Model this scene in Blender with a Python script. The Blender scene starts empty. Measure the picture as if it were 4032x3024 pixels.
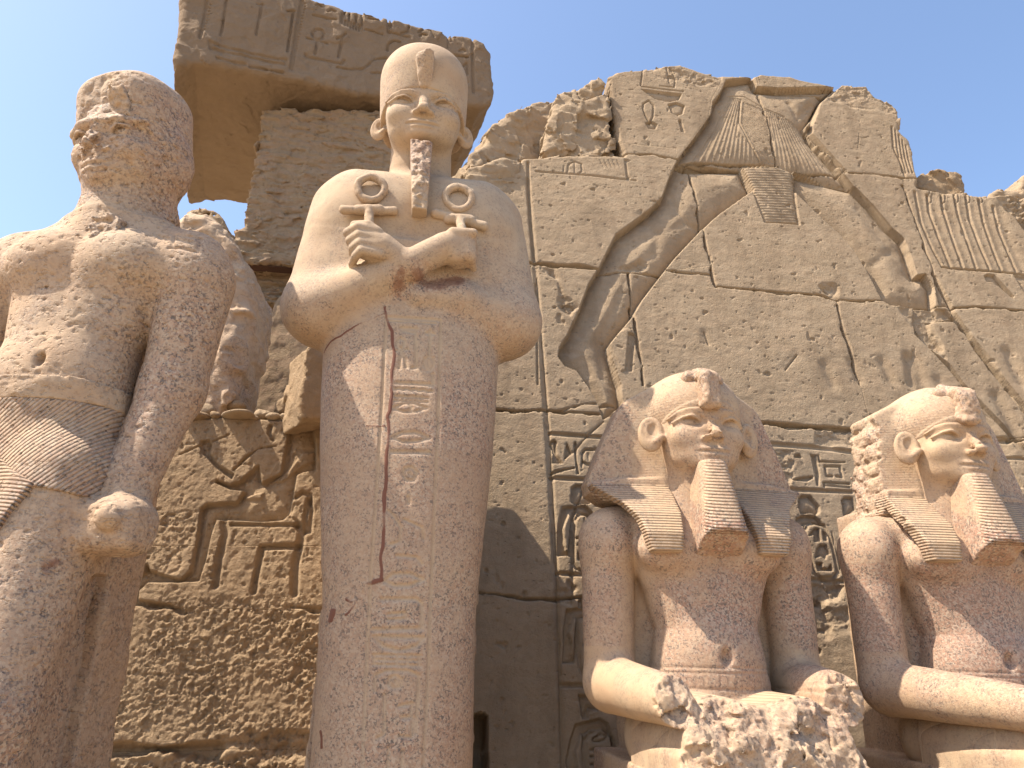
import bpy, math
import numpy as np
from concurrent.futures import ThreadPoolExecutor

# ------------------------------------------------------------------ camera, sky, sun, exposure
sc = bpy.context.scene
COL = sc.collection
FPX, PITCH, ROLL = 1661.0, math.radians(20.0), 0.017          # focal length in px of a 2212 px wide frame
EYE = np.array([0.0, 0.0, 1.6])
_F = np.array([0, math.cos(PITCH), math.sin(PITCH)])
_R0 = np.array([1.0, 0, 0]); _U0 = np.array([0, -math.sin(PITCH), math.cos(PITCH)])
_R = _R0*math.cos(ROLL) + _U0*math.sin(ROLL)
_U = -_R0*math.sin(ROLL) + _U0*math.cos(ROLL)
from mathutils import Matrix, Vector
cd = bpy.data.cameras.new('camera'); cam = bpy.data.objects.new('camera', cd); COL.objects.link(cam)
cd.sensor_width = 36.0; cd.lens = 36.0*FPX/2212.0; cd.clip_start = 0.05; cd.clip_end = 3000
m = Matrix.Identity(4)
for i in range(3):
    m[i][0] = _R[i]; m[i][1] = _U[i]; m[i][2] = -_F[i]; m[i][3] = EYE[i]
cam.matrix_world = m; sc.camera = cam

SUN_AZ, SUN_EL = -74.0, 56.0          # azimuth from the direction facing away from the wall, towards picture left
se = math.radians(SUN_EL)
sun_dir = Vector((math.sin(math.radians(SUN_AZ))*math.cos(se), -math.cos(math.radians(SUN_AZ))*math.cos(se), math.sin(se)))
world = bpy.data.worlds.new('World'); sc.world = world; world.use_nodes = True
wn = world.node_tree.nodes; wl = world.node_tree.links
bg = wn['Background']
sky = wn.new('ShaderNodeTexSky'); sky.sky_type = 'NISHITA'; sky.sun_disc = False
sky.sun_elevation = se; sky.sun_rotation = math.atan2(sun_dir.x, sun_dir.y)
sky.altitude = 80; sky.air_density = 1.0; sky.dust_density = 2.0; sky.ozone_density = 2.0
wl.new(sky.outputs[0], bg.inputs[0]); bg.inputs[1].default_value = 0.143
sd = bpy.data.lights.new('sun', 'SUN'); sd.energy = 4.7; sd.angle = math.radians(0.53); sd.color = (1.0, 0.89, 0.75)
sun = bpy.data.objects.new('sun', sd); COL.objects.link(sun)
sun.rotation_euler = sun_dir.to_track_quat('Z', 'Y').to_euler()
sc.view_settings.view_transform = 'Standard'; sc.view_settings.look = 'None'
sc.view_settings.exposure = 1.08; sc.view_settings.gamma = 1.0
sc.render.engine = 'CYCLES'
sc.cycles.max_bounces = 6; sc.cycles.diffuse_bounces = 5; sc.cycles.use_denoising = True

QUAL = 1.0      # voxel size multiplier

# ------------------------------------------------------------------ pixels of the photograph to rays
def ray(px, py): return _F*FPX + _R*(px-1106.0) + _U*(829.5-py)

class Frame:
    """upright frame: x to the viewer's right, y away from the viewer, z up"""
    def __init__(s, x, y, psi, z=0.0):
        p = math.radians(psi); s.psi = p; s.o = np.array([x, y, z])
        s.X = np.array([math.cos(p), math.sin(p), 0]); s.Y = np.array([-math.sin(p), math.cos(p), 0])
    def at(s, px, py, Y=0.0):
        d = ray(px, py); t = (Y-(EYE-s.o)@s.Y)/(d@s.Y); P = EYE+t*d-s.o
        return (P@s.X, P[2])
    def pts(s, L, Y=0.0): return np.array([s.at(a, b, Y) for a, b in L], dtype=np.float32)

class Wall:
    """plane of a wall leaning back: a along it, b up it, height h towards the viewer"""
    def __init__(s, x, y, z, psi, lean):
        p = math.radians(psi); q = math.radians(lean)
        back = np.array([-math.sin(p), math.cos(p), 0]); up = np.array([0, 0, 1.0])
        s.o = np.array([x, y, z]); s.t = np.array([math.cos(p), math.sin(p), 0])
        s.u = back*math.sin(q)+up*math.cos(q); s.n = -back*math.cos(q)+up*math.sin(q)
    def ab(s, px, py):
        d = ray(px, py); t = ((s.o-EYE)@s.n)/(d@s.n); P = EYE+t*d-s.o
        return (P@s.t, P@s.u)
    def pts(s, L): return np.array([s.ab(a, b) for a, b in L], dtype=np.float32)

def crop(x0, y0, k):
    """points read in an enlarged crop of the 4032 px photograph, brought to the 2212 px frame"""
    return lambda *L: [((x0+a/k)/1.82278, (y0+b/k)/1.82278) for a, b in L]
Q1 = crop(0, 0, 1.0972); Q2 = crop(2016, 0, 1.0972); Q3 = crop(0, 1512, 1.0972); Q4 = crop(2016, 1512, 1.0972)
CA = crop(640, 0, 1.6265); CB = crop(680, 780, 1.803); CC = crop(1840, 240, 1.929); CE = crop(1200, 1200, 0.91)
CF = crop(3600, 700, 1.509); CG = crop(2100, 1640, 2.184); CH = crop(2140, 2340, 2.426); CI = crop(2940, 1660, 2.074)
CL = crop(400, 1620, 2.074); CK = crop(2500, 2600, 2.212)

# ------------------------------------------------------------------ noise
_rng = np.random.default_rng(7)
f32 = np.float32
_T = _rng.random((32, 32, 32), dtype=np.float32)*2-1
def vnoise(P, f, seed=0):
    q = P*np.float32(f)+np.float32(seed*7.31+101.3)
    i = np.floor(q).astype(np.int32); w = q-i; w = w*w*(3-2*w); i &= 31; j = (i+1) & 31
    x0, y0, z0 = i[:, 0], i[:, 1], i[:, 2]; x1, y1, z1 = j[:, 0], j[:, 1], j[:, 2]
    wx, wy, wz = w[:, 0], w[:, 1], w[:, 2]
    a = _T[x0, y0, z0]; b = _T[x1, y0, z0]; a = a+(b-a)*wx
    c = _T[x0, y1, z0]; b = _T[x1, y1, z0]; c = c+(b-c)*wx
    a = a+(c-a)*wy
    d = _T[x0, y0, z1]; b = _T[x1, y0, z1]; d = d+(b-d)*wx
    c = _T[x0, y1, z1]; b = _T[x1, y1, z1]; c = c+(b-c)*wx
    d = d+(c-d)*wy
    return a+(d-a)*wz
def fbm(P, f, o=4, seed=0, g=0.5):
    s = np.zeros(len(P), np.float32); a = 1.0
    for k in range(o):
        s += a*vnoise(P, f*2.03**k, seed+k*3); a *= g
    return s
def chips(P, f, seed=0):
    """angular fracture facets: a random little plane per irregular cell"""
    q = P*f32(f)+f32(seed*5.7+50); i = np.floor(q).astype(np.int32); best = np.full(len(q), 9, f32); out = np.zeros(len(q), f32)
    for dx in (-1, 0, 1):
        for dy in (-1, 0, 1):
            for dz in (-1, 0, 1):
                c = i+np.array([dx, dy, dz], np.int32); a, b, e = (c[:, 0]+seed) & 31, c[:, 1] & 31, c[:, 2] & 31
                j = np.stack([_T[a, b, e], _T[b, e, a], _T[e, a, b]], 1)
                r = q-(c+f32(.5)+f32(.45)*j); d = (r*r).sum(1)
                n = np.stack([_T[(a+9) & 31, e, b], _T[b, (a+5) & 31, e], _T[e, (b+3) & 31, a]], 1)
                v = (r*n).sum(1)+.35*_T[(e+7) & 31, a, b]
                k = d < best; best = np.where(k, d, best); out = np.where(k, v, out)
    return out
def ridge(P, f, o=3, seed=0):
    s = np.zeros(len(P), np.float32); a = 1.0
    for k in range(o):
        s += a*(1-2*np.abs(vnoise(P, f*2.1**k, seed+k*5))); a *= .5
    return s

# ------------------------------------------------------------------ signed distance shapes, p = (N,3) float32
f32 = np.float32
def V(*a): return np.array(a, dtype=f32)
def smin(a, b, k):
    h = np.clip(.5+.5*(b-a)/k, 0, 1); return b+(a-b)*h-k*h*(1-h)
def smax(a, b, k): return -smin(-a, -b, k)
def ln(p): return np.sqrt((p*p).sum(1))
def rotm(ax, deg):
    return np.array(Matrix.Rotation(math.radians(deg), 3, ax), dtype=f32)
def ell(p, c, r, R=None):
    q = p-V(*c)
    if R is not None: q = q@R
    r = V(*r); k0 = ln(q/r); k1 = ln(q/(r*r))+1e-6
    return k0*(k0-1)/k1
def cap(p, a, b, ra, rb):
    a = V(*a); ba = V(*b)-a; q = p-a
    t = np.clip((q@ba)/(ba@ba), 0, 1)
    return ln(q-t[:, None]*ba)-(ra+t*(rb-ra))
def chain(p, pts, r, k=None):
    d = None
    for i in range(len(pts)-1):
        r0, r1 = (r[i], r[i+1]) if isinstance(r, (list, tuple)) else (r, r)
        e = cap(p, pts[i], pts[i+1], r0, r1)
        d = e if d is None else (np.minimum(d, e) if k is None else smin(d, e, k))
    return d
def box(p, c, h, r=0.0, R=None):
    q = p-V(*c)
    if R is not None: q = q@R
    q = np.abs(q)-(V(*h)-f32(r)); o = ln(np.maximum(q, 0)); return o+np.minimum(q.max(1), 0)-r
def plane(p, c, n):
    n = V(*n); n /= np.linalg.norm(n); return (p-V(*c))@n
def poly2(x, y, P):
    """signed distance (negative inside) to a closed polygon"""
    P = np.asarray(P, dtype=f32); n = len(P); d = np.full(x.shape, 1e9, f32); s = np.ones(x.shape, f32)
    for i in range(n):
        a = P[i]; b = P[i-1]; e = b-a; wx = x-a[0]; wy = y-a[1]
        t = np.clip((wx*e[0]+wy*e[1])/(e@e+1e-12), 0, 1)
        bx = wx-e[0]*t; by = wy-e[1]*t; d = np.minimum(d, bx*bx+by*by)
        c1 = y >= a[1]; c2 = y < b[1]; c3 = e[0]*wy > e[1]*wx
        s = np.where((c1 & c2 & c3) | (~c1 & ~c2 & ~c3), -s, s)
    return s*np.sqrt(d)
def line2(x, y, P):
    P = np.asarray(P, dtype=f32); d = np.full(x.shape, 1e9, f32)
    for i in range(len(P)-1):
        a = P[i]; e = P[i+1]-a; wx = x-a[0]; wy = y-a[1]
        t = np.clip((wx*e[0]+wy*e[1])/(e@e+1e-12), 0, 1)
        bx = wx-e[0]*t; by = wy-e[1]*t; d = np.minimum(d, bx*bx+by*by)
    return np.sqrt(d)
def loft(p, rows, n=2.3):
    """rows of (z, cx, cy, rx, ry): a stack of rounded cross sections"""
    A = np.array(rows, dtype=f32); z = p[:, 2]
    cx, cy, rx, ry = (np.interp(z, A[:, 0], A[:, k]).astype(f32) for k in (1, 2, 3, 4))
    u = np.abs(p[:, 0]-cx)/rx; v = np.abs(p[:, 1]-cy)/ry
    k = (u**n+v**n+1e-9)**(1.0/n)
    d = (k-1)*np.minimum(rx, ry)
    d = np.where(k > 1, (k-1)/(k+1e-6)*np.sqrt((p[:, 0]-cx)**2+(p[:, 1]-cy)**2), d)
    return np.maximum(d, np.maximum(A[0, 0]-z, z-A[-1, 0]))
def within(p, c, r, fn, d, mode='min', k=.01):
    """mix fn into d only near c (saves time)"""
    m = ((p-V(*c))**2).sum(1) < r*r
    if m.any():
        q = p[m]
        if mode == 'min': d[m] = smin(d[m], fn(q), k)
        elif mode == 'cut': d[m] = smax(d[m], -fn(q), k)
        else: d[m] = fn(q, d[m])
    return d

# ------------------------------------------------------------------ distance field to mesh (surface nets)
POOL = ThreadPoolExecutor(4)
def surface(f, lo, hi, h):
    h = h*QUAL; B = 8
    lo = np.array(lo, dtype=f32); nb = np.maximum(1, np.ceil((np.array(hi)-lo)/(h*B)).astype(int)); n = nb*B
    g = np.stack(np.meshgrid(*[np.arange(k) for k in nb], indexing='ij'), -1).reshape(-1, 3)
    cen = lo+(g*B+(B-1)/2).astype(f32)*h
    ch = np.array_split(cen, max(1, len(cen)//60000+1))
    dc = np.concatenate(list(POOL.map(f, ch)))
    keep = np.abs(dc) < h*B*1.25+.012
    D = np.where(dc < 0, f32(-1), f32(1)).reshape(nb)
    D = np.repeat(np.repeat(np.repeat(D, B, 0), B, 1), B, 2)
    gk = g[keep]; off = np.stack(np.meshgrid(*[np.arange(B)]*3, indexing='ij'), -1).reshape(-1, 3)
    def ev(gg):
        idx = (gg[:, None, :]*B+off[None]).reshape(-1, 3)
        return f(lo+idx.astype(f32)*f32(h))
    ck = np.array_split(gk, max(1, len(gk)//160+1))
    D6 = D.reshape(nb[0], B, nb[1], B, nb[2], B)
    for gg, dv in zip(ck, POOL.map(ev, ck)):
        D6[gg[:, 0], :, gg[:, 1], :, gg[:, 2], :] = dv.reshape(-1, B, B, B)
    # cells
    I = D < 0
    cnt = np.zeros(tuple(n-1), np.uint8)
    sl = [slice(0, -1), slice(1, None)]
    for a in (0, 1):
        for b in (0, 1):
            for c in (0, 1): cnt += I[sl[a], sl[b], sl[c]]
    act = np.argwhere((cnt > 0) & (cnt < 8)); del cnt
    ids = np.full(tuple(n-1), -1, np.int32); ids[act[:, 0], act[:, 1], act[:, 2]] = np.arange(len(act))
    vals = {}
    for a in (0, 1):
        for b in (0, 1):
            for c in (0, 1): vals[a, b, c] = D[act[:, 0]+a, act[:, 1]+b, act[:, 2]+c]
    acc = np.zeros((len(act), 3), f32); w = np.zeros(len(act), f32)
    cs = list(vals)
    for p0 in cs:
        for ax in range(3):
            if p0[ax] == 0:
                p1 = list(p0); p1[ax] = 1; p1 = tuple(p1)
                v0, v1 = vals[p0], vals[p1]; mk = (v0 < 0) != (v1 < 0)
                t = np.where(mk, v0/(v0-v1+1e-12), 0)
                for k in range(3):
                    acc[:, k] += np.where(mk, (p0[k] if k != ax else t), 0)
                w += mk
    vert = lo+(act+acc/np.maximum(w, 1)[:, None]).astype(f32)*f32(h)
    quads = []
    for ax in range(3):
        s0 = [slice(None)]*3; s1 = [slice(None)]*3; s0[ax] = slice(0, -1); s1[ax] = slice(1, None)
        i0 = I[tuple(s0)]; i1 = I[tuple(s1)]; e = np.argwhere(i0 != i1)
        b, c = [(1, 2), (2, 0), (0, 1)][ax]
        e = e[(e[:, b] > 0) & (e[:, c] > 0) & (e[:, b] < n[b]-1) & (e[:, c] < n[c]-1)]
        fl = i0[e[:, 0], e[:, 1], e[:, 2]]
        q = []
        for db, dc_ in ((1, 1), (0, 1), (0, 0), (1, 0)):
            k = e.copy(); k[:, b] -= db; k[:, c] -= dc_; q.append(ids[k[:, 0], k[:, 1], k[:, 2]])
        q = np.stack(q, 1); q[~fl] = q[~fl][:, ::-1]; quads.append(q)
    quads = np.concatenate(quads); quads = quads[(quads >= 0).all(1)]
    return vert, quads

def link(name, me, parent=None, mat=None):
    o = bpy.data.objects.new(name, me); COL.objects.link(o)
    if mat: me.materials.append(mat)
    if parent is not None: o.parent = parent
    return o
def mesh(name, vert, quads, parent=None, mat=None, attrs=None, smooth=True):
    me = bpy.data.meshes.new(name)
    vert = np.ascontiguousarray(vert, dtype=f32); quads = np.ascontiguousarray(quads, dtype=np.int32)
    me.vertices.add(len(vert)); me.vertices.foreach_set('co', vert.ravel())
    k = quads.shape[1]
    me.loops.add(quads.size); me.loops.foreach_set('vertex_index', quads.ravel())
    me.polygons.add(len(quads)); me.polygons.foreach_set('loop_start', np.arange(0, quads.size, k, dtype=np.int32))
    me.polygons.foreach_set('use_smooth', np.full(len(quads), smooth))
    me.update(calc_edges=True)
    for an, av in (attrs or {}).items():
        a = me.attributes.new(an, 'FLOAT', 'POINT'); a.data.foreach_set('value', np.ascontiguousarray(av, dtype=f32))
    return link(name, me, parent, mat)
def sculpt(name, f, lo, hi, h, mat, parent=None, attrs=None):
    v, q = surface(f, lo, hi, h)
    at = attrs(v) if attrs else None
    return mesh(name, v, q, parent, mat, at)
def thing(name, label, cat, loc, psi=0.0, group=None):
    o = bpy.data.objects.new(name, None); COL.objects.link(o); o.empty_display_size = .3
    o.location = loc; o.rotation_euler = (0, 0, psi); tag(o, label, cat, group); return o
def tag(o, label, cat, group=None):
    o['label'] = label; o['category'] = cat
    if group: o['group'] = group
    return o

# ------------------------------------------------------------------ materials
def new_mat(name):
    mt = bpy.data.materials.new(name); mt.use_nodes = True; nt = mt.node_tree
    bs = nt.nodes['Principled BSDF']; bs.inputs['Roughness'].default_value = .85
    bs.inputs['Specular IOR Level'].default_value = .25
    return mt, nt, bs
def nd(nt, kind, ins=None, **kw):
    n = nt.nodes.new('ShaderNode'+kind)
    for k, v in kw.items(): setattr(n, k, v)
    for k, v in (ins or {}).items():
        if isinstance(v, bpy.types.NodeSocket): nt.links.new(v, n.inputs[k])
        else: n.inputs[k].default_value = v
    return n
def mapr(nt, v, a, b, c=0.0, d=1.0): return nd(nt, 'MapRange', {0: v, 1: a, 2: b, 3: c, 4: d}).outputs[0]
ALBEDO = .84     # one factor on every stone colour
def mix(nt, f, a, b, mode='MIX'):
    n = nt.nodes.new('ShaderNodeMix'); n.data_type = 'RGBA'; n.blend_type = mode
    for k, v in ((0, f), (6, a), (7, b)):
        if isinstance(v, bpy.types.NodeSocket): nt.links.new(v, n.inputs[k])
        else: n.inputs[k].default_value = v if k == 0 else (v[0]*ALBEDO, v[1]*ALBEDO, v[2]*ALBEDO, 1)
    return n.outputs[2]
def noise(nt, co, s, det=4.0, rough=.55, out=0): return nd(nt, 'TexNoise', {'Vector': co, 'Scale': s, 'Detail': det, 'Roughness': rough}).outputs[out]
def math_(nt, op, a, b=0.0, c=0.0):
    n = nt.nodes.new('ShaderNodeMath'); n.operation = op
    for k, v in enumerate((a, b, c)):
        if isinstance(v, bpy.types.NodeSocket): nt.links.new(v, n.inputs[k])
        else: n.inputs[k].default_value = v
    return n.outputs[0]
def attr(nt, name): return nd(nt, 'Attribute', attribute_name=name).outputs['Fac']
def bump(nt, h, dist, s=1.0, nrm=None):
    d = {'Height': h, 'Distance': dist, 'Strength': s}
    if nrm is not None: d['Normal'] = nrm
    return nd(nt, 'Bump', d).outputs[0]

def granite(name, dust_col=(.50, .385, .265), pink=(.46, .285, .185), pale=(.54, .415, .305), dark=(.12, .105, .092), scale=98.0, pits=.0, ribs=None, grain=1.0):
    """coarse pink granite under a tan dusty skin; the vertex value «dust» says how thick the skin is and is lowered for painted shade, «mortar» marks red-brown fills, brown stone and painted shade"""
    mt, nt, bs = new_mat(name); co = nd(nt, 'TexCoord').outputs['Object']
    wob = noise(nt, co, 30, 2, .5, 1)
    cw = nd(nt, 'VectorMath', {0: co, 1: nd(nt, 'VectorMath', {0: wob, 3: .02}, operation='SCALE').outputs[0]}, operation='ADD').outputs[0]
    vo = nd(nt, 'TexVoronoi', {'Vector': cw, 'Scale': scale})
    cell = nd(nt, 'SeparateColor', {0: vo.outputs['Color']})
    n1 = noise(nt, co, scale*.75, 4, .65); n2 = noise(nt, co, scale*.22, 3, .6); n3 = noise(nt, co, 2.2, 5, .6); n4 = noise(nt, co, 9, 4, .6)
    c = mix(nt, mapr(nt, cell.outputs[0], .25, .75), pink, pale)
    c = mix(nt, mapr(nt, cell.outputs[1], .55, .95, 0, .75), c, (.25, .16, .115))
    dk = math_(nt, 'MULTIPLY', mapr(nt, n1, .50, .58), mapr(nt, math_(nt, 'ADD', n2, math_(nt, 'MULTIPLY', cell.outputs[2], .22)), .52, .64))
    c = mix(nt, math_(nt, 'MULTIPLY', dk, .9), c, dark)
    c = mix(nt, mapr(nt, n3, .35, .7, 0, .45), c, (.31, .20, .14), 'MIX')
    d = attr(nt, 'dust_tone')
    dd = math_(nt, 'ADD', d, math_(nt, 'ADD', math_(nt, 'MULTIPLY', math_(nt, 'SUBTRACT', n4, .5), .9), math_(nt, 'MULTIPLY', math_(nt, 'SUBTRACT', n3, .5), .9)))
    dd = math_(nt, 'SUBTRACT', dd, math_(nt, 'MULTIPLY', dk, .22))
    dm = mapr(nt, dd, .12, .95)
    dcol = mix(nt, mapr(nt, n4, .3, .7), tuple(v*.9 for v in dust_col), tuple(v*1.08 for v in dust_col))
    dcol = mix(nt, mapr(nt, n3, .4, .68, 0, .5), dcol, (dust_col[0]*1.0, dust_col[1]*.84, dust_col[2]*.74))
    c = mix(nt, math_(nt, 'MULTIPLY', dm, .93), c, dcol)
    mo = attr(nt, 'brown_tint')
    c = mix(nt, mapr(nt, math_(nt, 'ADD', mo, math_(nt, 'MULTIPLY', math_(nt, 'SUBTRACT', n4, .5), .5)), .35, .62), c, (.20, .085, .055))
    nt.links.new(c, bs.inputs['Base Color'])
    nt.links.new(mapr(nt, dm, 0, 1, .55, .92), bs.inputs['Roughness'])
    nr = bump(nt, noise(nt, co, 9, 3, .5), .012, .5)
    nr = bump(nt, noise(nt, co, scale*1.6, 4, .7), .004*grain, .9, nr)
    if pits:
        mp = nd(nt, 'Mapping', {'Vector': co, 'Scale': (1, 1, 1.5)}).outputs[0]
        pn = noise(nt, mp, 30, 3, .5)
        nr = bump(nt, mapr(nt, pn, .28, .44), .012*pits, .9, nr)
    if ribs: nr = ribs(nt, co, nr)
    nt.links.new(nr, bs.inputs['Normal'])
    return mt
def stripes(freq, axis=(0, 0, 1), depth=.006, key=None):
    def fn(nt, co, nr):
        dt = nd(nt, 'VectorMath', {0: co, 1: axis}, operation='DOT_PRODUCT').outputs['Value']
        wv = math_(nt, 'ADD', math_(nt, 'MULTIPLY', dt, freq*2*math.pi), math_(nt, 'MULTIPLY', noise(nt, co, 4, 2), .8))
        s = math_(nt, 'ABSOLUTE', math_(nt, 'SINE', math_(nt, 'MULTIPLY', wv, .5)))
        s = math_(nt, 'POWER', s, .6)
        if key: s = math_(nt, 'MULTIPLY', s, attr(nt, key))
        return bump(nt, s, depth, 1.0, nr)
    return fn
def sandstone(name, base=(.46, .353, .238), alt=(.385, .29, .19), warm=(.485, .35, .228), rough=1.0, bed=(1, 1, 3), stain=.5):
    mt, nt, bs = new_mat(name); co = nd(nt, 'TexCoord').outputs['Object']
    mp = nd(nt, 'Mapping', {'Vector': co, 'Scale': bed}).outputs[0]
    n1 = noise(nt, mp, 1.3, 6, .6); n2 = noise(nt, co, 14, 5, .65); n3 = noise(nt, co, 120, 3, .6); n4 = noise(nt, mp, 4.5, 5, .6)
    c = mix(nt, mapr(nt, n1, .3, .7), base, alt)
    c = mix(nt, mapr(nt, n4, .42, .75, 0, .7), c, warm)
    c = mix(nt, mapr(nt, n2, .3, .75, 0, .45), c, (.23, .165, .10))
    c = mix(nt, mapr(nt, n3, .2, .8, .0, .22), c, (.22, .16, .1))
    if stain:
        ms = nd(nt, 'Mapping', {'Vector': co, 'Scale': (3.2, 3.2, .45)}).outputs[0]
        c = mix(nt, mapr(nt, noise(nt, ms, 1.4, 4, .55), .48, .72, 0, stain), c, (.21, .15, .095))
    nt.links.new(c, bs.inputs['Base Color']); bs.inputs['Roughness'].default_value = .93
    bs.inputs['Specular IOR Level'].default_value = .12
    nr = bump(nt, n2, .012*rough, .7)
    nr = bump(nt, noise(nt, co, 60, 4, .65), .006*rough, .8, nr)
    nr = bump(nt, n3, .002*rough, .8, nr)
    vo = nd(nt, 'TexVoronoi', {'Vector': nd(nt, 'Mapping', {'Vector': co, 'Scale': (1, 1, 1.6)}).outputs[0], 'Scale': 13.0}).outputs['Distance']
    sel = noise(nt, co, 6, 2)
    nr = bump(nt, mapr(nt, math_(nt, 'ADD', vo, mapr(nt, sel, .4, .6, .0, .25)), .06, .17), .010*rough, .8, nr)
    nt.links.new(nr, bs.inputs['Normal'])
    return mt
M_SAND = sandstone('relief_sandstone')
M_ROUGH = sandstone('rough_sandstone', (.43, .31, .19), (.36, .25, .148), (.46, .315, .188), 1.5)
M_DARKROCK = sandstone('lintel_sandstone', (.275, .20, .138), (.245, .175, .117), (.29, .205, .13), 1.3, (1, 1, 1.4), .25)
M_PIER = sandstone('flaking_sandstone', (.40, .30, .19), (.33, .235, .15), (.42, .27, .185), 1.8, (1, 1, 2.6), .3)
M_GRAN = granite('dusty_pink_granite')
M_GRAN_L = granite('pitted_tan_granite', (.50, .375, .255), (.45, .29, .195), pits=.6, scale=80)
M_GRAN_S = granite('bright_pink_granite', (.52, .385, .25), (.46, .275, .185), (.53, .405, .30), scale=102)
M_RAW = granite('broken_granite', (.52, .39, .26), (.43, .28, .2), scale=62, grain=2.5)
M_NEMES = granite('lined_granite', (.52, .395, .26), (.45, .27, .18), scale=88, ribs=stripes(60.0, (0, 0, 1), .009, 'ribs'))
M_BEARD = granite('ribbed_granite', (.50, .375, .245), (.44, .25, .17), scale=88, ribs=stripes(56.0, (0, -.30, 1), .010, 'ribs'))
M_KILT_L = granite('pleated_tan_granite', (.50, .375, .255), (.42, .245, .175), pits=.7, scale=62, ribs=stripes(56.0, (.66, .2, -.62), .009, 'ribs'))
M_KILT_S = granite('pleated_pink_granite', (.53, .40, .265), (.45, .26, .18), scale=88, ribs=stripes(22.0, (1, .15, .0), .008, 'ribs'))
# ------------------------------------------------------------------ the carved head, in units of a living head, eyes at z = 0, facing -y
def face(q, flare=38.0, ear=(.076, .006, -.012), damage=0.0, dseed=1, es=1.0):
    qa = q.copy(); qa[:, 0] = np.abs(qa[:, 0])
    d = ell(q, (0, .0, .03), (.072, .090, .092))
    d = smin(d, ell(q, (0, -.022, -.028), (.0665, .068, .088)), .02)
    d = smin(d, ell(q, (0, -.040, -.074), (.048, .046, .034)), .03)
    d = smin(d, ell(q, (0, -.076, -.0945), (.020, .016, .012)), .022)
    d = smin(d, ell(qa, (.035, -.060, -.031), (.026, .022, .024)), .022)
    d = smin(d, ell(q, (0, -.064, .022), (.050, .022, .014)), .02)
    d = smax(d, -ell(qa, (.0355, -.1080, .0005), (.0265, .0360, .0190)), .007)
    d = smin(d, ell(qa, (.0355, -.0600, -.001), (.0215, .0195, .0140)), .002)
    up = [(.015, -.0775, -.004), (.023, -.0840, .0080), (.035, -.0855, .0132), (.047, -.0785, .0095), (.061, -.063, -.001)]
    lo = [(.015, -.0775, -.004), (.025, -.0815, -.0110), (.038, -.0795, -.0120), (.058, -.0640, -.004)]
    d = smin(d, chain(qa, up, .0034), .0018)
    d = smin(d, chain(qa, lo, .0025), .0018)
    eb = [(.012, -.0885, .0220), (.025, -.0890, .0285), (.040, -.0815, .0290), (.056, -.0655, .0210), (.066, -.0500, .0100)]
    d = smin(d, chain(qa, eb, .0026), .004)
    n = cap(q, (0, -.082, .016), (0, -.108, -.032), .0072, .0100)
    n = smin(n, ell(q, (0, -.1085, -.036), (.0108, .0105, .0095)), .006)
    n = smin(n, ell(qa, (.0125, -.0965, -.0400), (.0080, .0105, .0075)), .006)
    if damage:
        n = n+damage*(.35+.65*fbm(q, 130, 3, dseed))*(q[:, 2] < .012)
    d = smin(d, n, .008)
    d = smax(d, .0036-ln(qa-V(.0064, -.1040, -.0490)), .003)
    m = q.copy(); m[:, 2] -= 3.2*m[:, 0]**2
    d = smin(d, ell(m, (0, -.0825, -.0650), (.0265, .0155, .0080)), .004)
    d = smin(d, ell(m, (0, -.0820, -.0788), (.0225, .0155, .0085)), .004)
    ma = m.copy(); ma[:, 0] = np.abs(ma[:, 0])
    d = smax(d, -chain(ma, [(0, -.0985, -.0718), (.014, -.0945, -.0718), (.028, -.084, -.0718)], .0020), .0022)
    d = smax(d, -ell(q, (0, -.0965, -.0555), (.004, .006, .005)), .004)
    R = rotm('Z', -flare)
    e = ((qa-V(*ear))@R)/f32(es)
    er = ell(e, (0, 0, 0), (.0075, .0185, .0345))
    er = smax(er, -ell(e, (.0100, -.001, .006), (.0105, .0130, .0230)), .003)
    er = smin(er, chain(e, [(.001, -.004, .022), (.002, .004, .017), (.002, .006, .006), (.002, .003, -.006), (.002, -.004, -.013)], .0026), .003)
    er = smin(er, cap(e, (.004, -.016, -.008), (.004, -.010, -.016), .005, .005), .004)
    d = smin(d, er*f32(es), .005)
    d = smin(d, cap(q, (0, .015, -.06), (0, .03, -.26), .053, .062), .018)
    return d
def mark(p, L, r, wob=0.0):
    """0..1 near polylines given in local (x,z), front side only"""
    out = np.zeros(len(p), f32); x, z = p[:, 0], p[:, 2]
    if wob: x = x+wob*fbm(p, 7, 3, 21); z = z+wob*fbm(p, 7, 3, 22)
    for pl, rr in L:
        pl = np.asarray(pl, f32); lo = pl.min(0)-.06; hi = pl.max(0)+.06
        k = (x > lo[0]) & (x < hi[0]) & (z > lo[1]) & (z < hi[1]) & (p[:, 1] < .05)
        if k.any():
            out[k] = np.maximum(out[k], np.clip(1.5-line2(x[k], z[k], pl)/(rr*r), 0, 1))
    return out

# ------------------------------------------------------------------ standing king with crossed arms (centre)
FK = Frame(-0.623, 4.6, 7.5)
def kcx(z): return .015-.0165*(z-1.0)
def ksym(p):
    q = p.copy(); q[:, 0] -= kcx(p[:, 2]); return q
KHC, KHS = (0.0, -.07, 5.235), (3.85, 3.1, 2.45)
RKH = rotm('X', 10)
def khead(p): return ((p-V(*KHC))@RKH)/V(*KHS)
_k = FK.pts
KIN = -.36      # depth of the front of the wrapped body
col = lambda *L: _k(CE(*L), KIN)
K_GLYPHS = []
def kg(r, *L): K_GLYPHS.append((col(*L), r))
# frame of the text column
kg(.012, (300, 42), (480, 52)); kg(.006, (300, 54), (470, 64))
kg(.009, (292, 45), (275, 400), (255, 700), (235, 1000), (220, 1300), (205, 1659)); kg(.009, (488, 52), (478, 400), (462, 800), (450, 1100), (440, 1400), (425, 1659))
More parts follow.
